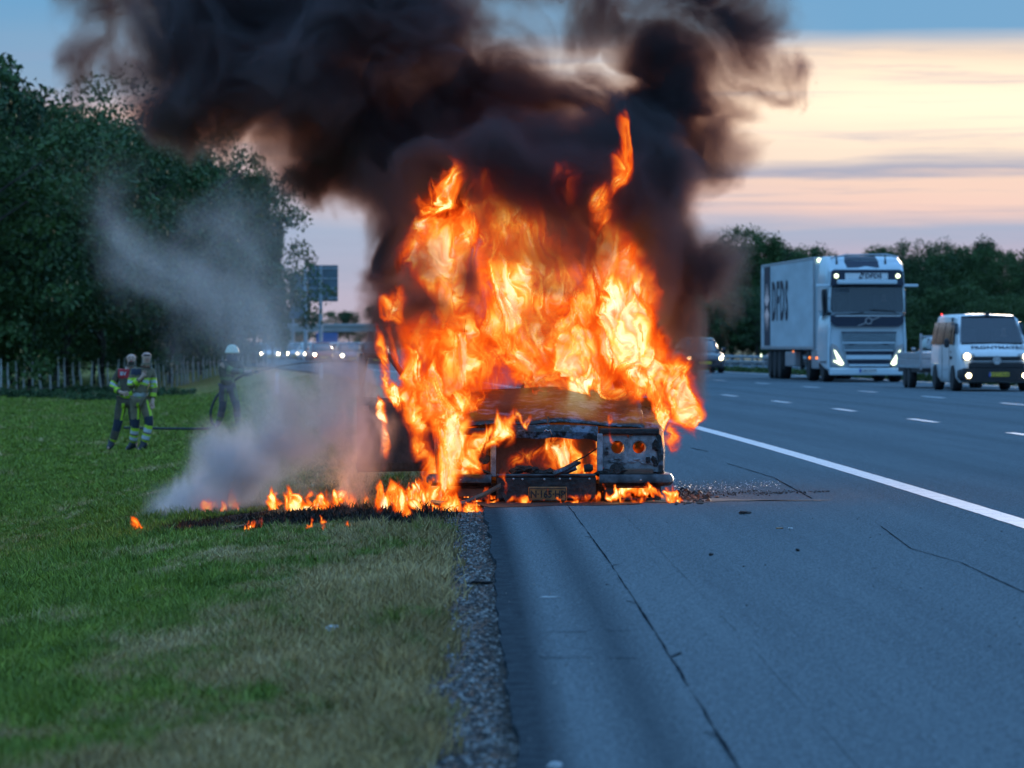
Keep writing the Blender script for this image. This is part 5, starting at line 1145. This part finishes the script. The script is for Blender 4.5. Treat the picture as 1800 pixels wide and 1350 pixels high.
def grid_volume(name, dens, lo, hi, mat):
    nz, ny, nx = dens.shape; me = bpy.data.meshes.new(name); me.vertices.add(dens.size)
    a = me.attributes.new('d', 'FLOAT', 'POINT'); a.data.foreach_set('value', np.ascontiguousarray(dens, F32).ravel())
    ob = bpy.data.objects.new(name, me); col.objects.link(ob)
    ng = bpy.data.node_groups.new(name, 'GeometryNodeTree'); ng.interface.new_socket('Geometry', in_out='INPUT', socket_type='NodeSocketGeometry'); ng.interface.new_socket('Geometry', in_out='OUTPUT', socket_type='NodeSocketGeometry')
    N = ng.nodes; L = ng.links; gi = N.new('NodeGroupInput'); go = N.new('NodeGroupOutput'); vc = N.new('GeometryNodeVolumeCube')
    vc.inputs['Min'].default_value = lo; vc.inputs['Max'].default_value = hi; vc.inputs['Resolution X'].default_value = nx; vc.inputs['Resolution Y'].default_value = ny; vc.inputs['Resolution Z'].default_value = nz
    pos = N.new('GeometryNodeInputPosition'); v = pos.outputs[0]
    for op, b in (('SUBTRACT', lo), ('DIVIDE', [(hi[i] - lo[i]) / (k - 1) for i, k in enumerate((nx, ny, nz))]), ('ADD', (.5, .5, .5)), ('FLOOR', (0, 0, 0))):
        n = N.new('ShaderNodeVectorMath'); n.operation = op; L.new(v, n.inputs[0]); n.inputs[1].default_value = b; v = n.outputs[0]
    d = N.new('ShaderNodeVectorMath'); d.operation = 'DOT_PRODUCT'; L.new(v, d.inputs[0]); d.inputs[1].default_value = (1, nx, nx * ny)
    na = N.new('GeometryNodeInputNamedAttribute'); na.data_type = 'FLOAT'; na.inputs[0].default_value = 'd'
    si = N.new('GeometryNodeSampleIndex'); si.data_type = 'FLOAT'; si.domain = 'POINT'; si.clamp = True
    L.new(gi.outputs[0], si.inputs['Geometry']); L.new(na.outputs[0], si.inputs['Value']); L.new(d.outputs['Value'], si.inputs['Index']); L.new(si.outputs[0], vc.inputs['Density'])
    sm = N.new('GeometryNodeSetMaterial'); sm.inputs['Material'].default_value = mat; L.new(vc.outputs[0], sm.inputs[0]); L.new(sm.outputs[0], go.inputs[0])
    ob.modifiers.new('volume', 'NODES').node_group = ng; me.materials.append(mat); tag(ob, kind='stuff'); return ob
def flame_mat(name, ext, lo=.14, hi=1.15, gain=1.0):
    m = bpy.data.materials.new(name); m.use_nodes = True; t = m.node_tree; t.nodes.clear(); q = NT(t); o = q.n('ShaderNodeOutputMaterial'); at_ = q.n('ShaderNodeAttribute'); at_.attribute_name = 'density'; v = at_.outputs['Fac']
    mr = q.n('ShaderNodeMapRange'); mr.interpolation_type = 'SMOOTHSTEP'; mr.inputs['From Min'].default_value = lo; mr.inputs['From Max'].default_value = hi; q.l(v, mr.inputs['Value']); sg = q.math('MULTIPLY', mr.outputs['Result'], ext)
    P = [(0, (0, 0, 0)), (.18, (.22, .008, .001)), (.34, (.62, .036, .003)), (.54, (1.0, .12, .006)), (.76, (1.15, .30, .025)), (.98, (1.35, .68, .09)), (1.16, (1.7, 1.2, .28)), (1.3, (1.7, 1.5, .95))]
    c = q.ramp(q.math('MULTIPLY', v, 1 / 1.3), [(a / 1.3, tuple(x / 1.7 for x in cc)) for a, cc in P])
    e = q.n('ShaderNodeEmission'); q.l(c, e.inputs[0]); q.l(q.math('MULTIPLY', sg, 1.7 * gain), e.inputs[1]); ab = q.n('ShaderNodeVolumeAbsorption'); ab.inputs['Color'].default_value = (0, 0, 0, 1); q.l(sg, ab.inputs['Density'])
    ad = q.n('ShaderNodeAddShader'); q.l(e.outputs[0], ad.inputs[0]); q.l(ab.outputs[0], ad.inputs[1]); q.l(ad.outputs[0], o.inputs['Volume']); return m
def smoke_mat(name, colour, ext, aniso=.2, absorb=(0, 0, 0)):
    m = bpy.data.materials.new(name); m.use_nodes = True; t = m.node_tree; t.nodes.clear(); q = NT(t); o = q.n('ShaderNodeOutputMaterial'); pv = q.n('ShaderNodeVolumePrincipled'); pv.inputs['Color'].default_value = (*colour, 1); pv.inputs['Density'].default_value = ext; pv.inputs['Anisotropy'].default_value = aniso; pv.inputs['Absorption Color'].default_value = (*absorb, 1); q.l(pv.outputs[0], o.inputs['Volume']); return m
FIRE = [
 (1092, 590, 44, 56, 31.45, .22, 3.2), (1120, 640, 26, 34, 31.45, .2, 2.0), (1125, 640, 46, 50, 31.8, .4, 1.5), (1078, 505, 42, 60, 31.9, .4, 1.15), (1062, 420, 26, 60, 32, .3, .95), (1045, 365, 14, 34, 32, .25, .8), (1080, 300, 20, 60, 31.5, .2, .6), (1050, 345, 18, 30, 31.5, .2, .9), (760, 365, 40, 22, 31.5, .2, .7),
 (1130, 550, 34, 60, 31.9, .4, .85), (1005, 640, 70, 40, 32, .4, 1.0), (900, 640, 80, 42, 32, .4, 1.0), (900, 672, 70, 20, 32.15, .25, 1.0), (1010, 672, 70, 18, 32.15, .25, 1.0), (1090, 680, 40, 16, 32.0, .25, .95), (700, 700, 14, 20, 31.7, .2, 1.0), (655, 735, 6, 60, 31.95, .12, .8), (800, 630, 64, 56, 32, .4, 1.0), (760, 590, 46, 46, 32.1, .4, .8),
 (770, 450, 44, 62, 32, .4, 1.05), (745, 395, 30, 30, 32.1, .3, .75), (815, 415, 34, 42, 32.1, .3, .65), (790, 520, 30, 50, 32, .3, .8), (700, 538, 20, 22, 31.5, .25, .6),
 (930, 530, 90, 70, 32.4, .4, .62), (925, 388, 14, 28, 31.8, .2, .62), (930, 440, 110, 70, 32.6, .4, .32), (870, 570, 60, 60, 32.2, .35, .85), (1010, 570, 50, 50, 32.1, .35, .85),
 (745, 690, 36, 44, 31.2, .3, 1.25), (775, 740, 36, 48, 31.1, .28, 1.25), (770, 790, 26, 48, 31.0, .24, 1.15), (752, 845, 24, 44, 31.15, .2, 1.4), (725, 880, 50, 14, 31.2, .3, 1.2), (800, 700, 34, 34, 31.3, .25, 1.0), (715, 655, 22, 34, 31.4, .2, .9),
 (667, 645, 9, 50, 31.6, .14, .8), (680, 690, 14, 24, 31.6, .15, 1.0), (652, 700, 7, 20, 31.9, .12, .8),
 (1192, 695, 32, 34, 31.6, .3, 1.15), (1212, 738, 22, 42, 31.6, .28, 1.2), (1183, 780, 14, 34, 31.5, .2, 1.0), (1150, 675, 34, 28, 31.6, .3, 1.15), (1165, 720, 20, 30, 31.6, .25, 1.0),
 (940, 470, 190, 120, 32.7, .3, .56), (930, 610, 210, 80, 32.6, .3, .72), (960, 665, 160, 30, 32.4, .25, .8), (740, 600, 60, 70, 32.3, .3, .62), (1110, 440, 60, 110, 32.7, .25, .48), (780, 470, 90, 120, 32.7, .25, .48),
 (840, 350, 50, 34, 31.75, .2, .62), (930, 335, 40, 34, 31.75, .2, .52), (985, 330, 34, 40, 31.75, .2, .55), (1062, 385, 22, 44, 31.6, .2, 1.0), (1085, 235, 12, 40, 31.5, .16, .7), (780, 330, 24, 26, 31.6, .2, .6),
 (840, 748, 34, 14, 30.92, .09, 1.1), (800, 735, 22, 22, 30.95, .10, 1.2), (905, 742, 18, 8, 30.93, .06, .95), (810, 800, 26, 20, 31.0, .07, 1.0), (722, 740, 18, 40, 31.1, .16, 1.1), (725, 800, 14, 30, 31.1, .12, .95),
 (1168, 715, 22, 30, 31.35, .2, 1.2), (1215, 765, 16, 24, 31.45, .16, 1.1), (1190, 660, 24, 22, 31.6, .2, 1.0),
 (862, 757, 24, 16, 30.9, .10, 1.1), (815, 765, 22, 18, 30.9, .10, 1.1), (885, 738, 16, 12, 30.92, .08, .9), (1075, 752, 9, 12, 30.93, .06, 1.0), (1078, 775, 4, 16, 30.93, .05, .9),
 (868, 845, 7, 30, 30.88, .05, .95), (940, 700, 36, 7, 31.9, .2, .7), (1030, 690, 50, 10, 31.9, .2, 1.0)]
lo, hi = (-1.22, 30.65, .0), (1.60, 33.0, 3.2)
m_fl = flame_mat('flame_gas', 26)
grid_volume('flames', fade_edges(flame_field(lo, hi, (342, 62, 304), FIRE, 1.0, .40, 1.22), 3, True), lo, hi, m_fl)
# flames inside the nose, seen through the grille opening and the lamp holes
NOSE = [(960, 815, 90, 30, 31.5, .15, .7), (1060, 800, 20, 40, 31.5, .12, .6), (1110, 800, 50, 30, 31.6, .12, .62), (915, 805, 34, 42, 31.3, .15, 1.0), (985, 810, 40, 36, 31.28, .15, 1.05), (950, 790, 60, 40, 31.6, .2, .5), (1045, 800, 16, 40, 31.3, .12, .75), (1098, 792, 20, 16, 31.4, .15, .62), (1134, 792, 14, 16, 31.45, .15, .6), (830, 800, 50, 25, 31.15, .08, .75), (820, 775, 40, 10, 31.05, .06, .85), (1010, 830, 60, 10, 31.2, .15, .9), (900, 835, 30, 8, 31.1, .12, 1.1), (1110, 830, 30, 10, 31.3, .1, .7)]
lo, hi = (-.50, 31.02, .16), (1.19, 31.85, .53)
grid_volume('engine_bay_flames', fade_edges(flame_field(lo, hi, (60, 34, 250), NOSE, 1.5, .35, 1.15), 2), lo, hi, flame_mat('engine_bay_flame_gas', 30))
# low flames: under the bumper, over the verge and through the burning grass
def ground_pt(px, py):
    Y = 31.
    for _ in range(12): X = (px - 900) * Y / F; z = gz(X + CURV * Y * Y); Y = .5 * Y + .5 * (CAMZ - z) * F / (py - HOR)
    return X, Y, z
LOW = []
def lowf(px, py, rx, ry, v, rd=.10): X, Y, z = ground_pt(px, py); LOW.append((px, py - ry * .62, rx, ry, Y, rd, v))
for a in ((404, 898, 11, 26, .95), (392, 903, 9, 14, .8), (412, 900, 8, 18, .8), (360, 905, 9, 12, .75), (372, 902, 7, 14, .7), (335, 908, 6, 10, .65), (236, 937, 9, 14, .95), (218, 915, 5, 18, .85), (243, 938, 6, 9, .9), (440, 930, 16, 7, .85), (460, 926, 7, 14, .85), (405, 934, 10, 5, .7), (425, 932, 8, 6, .8),
          (640, 938, 10, 14, .95), (652, 936, 10, 8, .9), (628, 938, 7, 9, .8), (618, 930, 5, 10, .7), (545, 938, 8, 6, .85), (555, 937, 4, 12, .8), (575, 936, 7, 8, .75), (660, 905, 8, 22, .95), (715, 912, 9, 14, .9), (480, 895, 7, 10, .7), (450, 897, 5, 24, .5)): lowf(*a)
rq = random.Random(12)
for i in range(64):
    px = rq.choice((rq.gauss(545, 24), rq.uniform(360, 620), rq.uniform(640, 870), rq.uniform(660, 840))); big = px > 645
    lowf(px, 892 + rq.uniform(-7, 8) + (4 if big else 0), rq.uniform(7, 13) * (1.5 if big else 1), (8 + 22 * rq.random() ** 1.8) * (1.1 if big else .72), rq.uniform(.5, 1.0) + (.25 if big else .05), rq.uniform(.05, .12))
for i in range(17): LOW.append((872 + i * 19.5, 879 - (i * 37 % 5), 15, 5 + (i * 53 % 6), 30.83, .035, .95))
for a in ((960, 877, 7, 10, 30.86, .03, .8), (1080, 878, 10, 9, 30.85, .04, 1.0), (1125, 868, 34, 11, 31.1, .08, 1.15), (1090, 868, 20, 9, 31.1, .06, 1.1), (1172, 870, 9, 16, 30.95, .05, 1.0), (1185, 880, 14, 7, 30.9, .06, .9), (1062, 870, 6, 16, 30.86, .03, .8), (825, 868, 45, 12, 31.12, .08, 1.1), (980, 885, 80, 4, 30.8, .03, .9)): LOW.append(a)
lo, hi = (-3.45, 27.3, -.34), (1.38, 34.6, .42)
LF = flame_field(lo, hi, (84, 160, 500), LOW, 1.9, .35, 1.2); LF = fade_edges(LF, 2)
grid_volume('grass_flames', LF, lo, hi, flame_mat('grass_flame_gas', 60, .25, 1.1, 1.05))
# dark smoke of the car
SM = [(360, 170, 80, 60), (335, 60, 50, 110), (420, 120, 110, 100), (450, 0, 150, 80), (560, 180, 110, 90), (620, 40, 150, 90), (660, 240, 100, 80), (590, 290, 56, 44), (740, 110, 110, 90), (680, 330, 60, 36), (780, 300, 100, 70), (820, 220, 90, 80), (900, 330, 110, 50), (1000, 330, 90, 50), (1090, 300, 50, 60), (1140, 240, 40, 46), (1140, 350, 40, 50)]
SMOKE = [(a, b, c, d, 33.0 + (i % 4) * .2 - .3, .8, 1.1) for i, (a, b, c, d) in enumerate(SM)]
SMOKE += [(720, 355, 50, 40, 32.6, .5, .9), (820, 350, 60, 36, 32.5, .5, .95), (930, 335, 80, 50, 32.5, .5, 1.1), (1010, 345, 60, 50, 32.5, .45, 1.1), (1030, 410, 50, 40, 33.1, .3, .9), (900, 420, 120, 50, 33.1, .3, .9), (760, 430, 70, 80, 33.1, .3, .9), (1110, 450, 60, 90, 33.1, .3, .8), (1120, 370, 46, 50, 32.6, .5, .9), (880, 250, 90, 60, 33, .5, .6), (1010, 260, 80, 40, 33, .4, .32),
          (1110, 55, 60, 50, 33, .4, .50), (1175, 120, 56, 62, 33, .5, .85), (1215, 190, 50, 66, 33, .45, .80), (1210, 30, 90, 60, 33, .5, .62), (1310, 50, 66, 70, 33.2, .45, .60), (1265, 258, 54, 46, 33, .4, .56), (1330, 148, 66, 34, 33, .35, .46), (1398, 108, 40, 32, 33, .3, .36), (1285, 205, 40, 40, 33, .35, .46), (1250, 110, 60, 60, 33, .4, .6), (1150, 215, 40, 40, 33, .3, .4),
          (1010, 160, 110, 60, 33.2, .25, .20), (880, 140, 70, 80, 33.2, .4, .46), (920, 40, 110, 44, 33.4, .3, .22), (820, 60, 50, 60, 33.4, .4, .32), (1040, 20, 60, 40, 33.4, .5, .40), (210, 30, 84, 60, 33.6, .5, .44), (180, 130, 90, 38, 33.8, .4, .32), (130, 0, 60, 40, 33.6, .4, .34), (600, 378, 44, 14, 33, .3, .20), (1180, 370, 30, 20, 33, .3, .26), (480, 245, 60, 16, 33.3, .3, .25),
          (500, -90, 250, 60, 33.3, .8, 1.1), (900, -90, 250, 50, 33.3, .7, .5), (1200, -80, 160, 60, 33.3, .7, .6), (250, -60, 120, 60, 33.5, .6, .5),
          (700, 400, 40, 54, 32.4, .4, .85), (690, 470, 40, 54, 32.3, .4, .85), (684, 540, 42, 50, 32.0, .35, .95), (682, 600, 36, 40, 31.9, .3, .8), (740, 560, 50, 60, 32.5, .3, .8), (735, 500, 40, 34, 31.4, .16, .85), (795, 520, 26, 36, 31.4, .14, .74), (715, 560, 40, 34, 31.4, .14, .80), (940, 508, 36, 24, 31.4, .14, .72), (910, 590, 44, 30, 31.55, .12, .32), (860, 470, 40, 24, 31.5, .1, .3),
          (1170, 470, 44, 60, 32.3, .4, .72), (1195, 540, 40, 48, 32.2, .35, .72), (1205, 620, 34, 38, 32.2, .3, .60), (1222, 465, 44, 40, 32.3, .35, .60), (1215, 580, 30, 40, 32.2, .3, .6), (1150, 410, 40, 44, 32.4, .4, .6), (1195, 675, 20, 26, 32.1, .2, .32), (1165, 600, 20, 50, 32.3, .3, .42),
          (900, 350, 190, 40, 31.6, .25, .62), (850, 400, 40, 40, 31.55, .16, .42), (985, 410, 50, 70, 31.55, .16, .50), (925, 450, 70, 34, 31.55, .16, .40), (700, 420, 30, 60, 31.5, .16, .6), (1140, 440, 40, 70, 31.5, .2, .5), (760, 345, 60, 24, 31.5, .2, .6), (1060, 330, 50, 30, 31.5, .2, .45), (1000, 688, 130, 20, 31.6, .2, .34), (1090, 690, 60, 16, 31.4, .2, .34), (870, 695, 40, 18, 31.4, .15, .32), (690, 800, 24, 26, 31.45, .1, .26)]
lo, hi = (-3.95, 30.9, .25), (2.75, 34.9, 4.75)
m_sm = smoke_mat('soot_smoke', (.17, .17, .19), 10.0, .4, (.13, .026, .005))
grid_volume('dark_smoke', fade_edges(smoke_field(lo, hi, (186, 76, 276), SMOKE), 4), lo, hi, m_sm)
# pale smoke of the burning grass
GS = []
def gs(px, py, rx, ry, dY, rd, v): X, Y, z = ground_pt(px, 905); GS.append((px, py, rx, ry, Y + dY, rd, v))
for a in ((248, 892, 24, 26, -.3, .35, 1.5), (300, 884, 50, 34, .0, .45, 1.4), (370, 866, 64, 46, .5, .5, 1.2), (440, 840, 64, 66, 1.0, .5, 1.0), (500, 800, 80, 90, 1.4, .6, .85), (570, 780, 70, 100, 1.7, .6, .8), (430, 800, 70, 50, 1.4, .5, .55), (620, 800, 50, 80, 1.4, .5, .75), (285, 852, 40, 18, .2, .35, 1.1), (612, 912, 20, 36, .1, .2, .75), (560, 710, 80, 60, 2.2, .7, .55), (610, 680, 70, 60, 2.4, .6, .7), (690, 760, 30, 50, 1.2, .3, .4)): gs(*a)
lo, hi = (-3.95, 30.0, -.5), (-.75, 35.6, 1.45)
grid_volume('grass_smoke', fade_edges(smoke_field(lo, hi, (58, 90, 116), GS, 1.4, 1.1, .16, .7, .25), 3), lo, hi, smoke_mat('pale_smoke', (.82, .80, .82), 2.3, .3))
# thin smoke drifting away over the verge behind
DS = [(420, 570, 110, 90, 62, 6, .6), (490, 520, 110, 80, 66, 6, .58), (560, 600, 110, 80, 60, 7, .7), (600, 690, 100, 60, 52, 6, .6), (490, 640, 80, 60, 60, 6, .45), (400, 600, 70, 50, 64, 5, .35), (350, 500, 100, 70, 68, 6, .40), (300, 400, 110, 60, 76, 7, .30), (250, 300, 120, 50, 84, 7, .26), (640, 580, 60, 80, 60, 5, .6)]
lo, hi = (-9.5, 46, -.9), (-.8, 92, 5.6)
grid_volume('drifting_smoke', fade_edges(smoke_field(lo, hi, (66, 80, 90), DS, .16, .9, .16, .6, .8), 3), lo, hi, smoke_mat('thin_smoke', (.80, .85, .90), .13, .3))
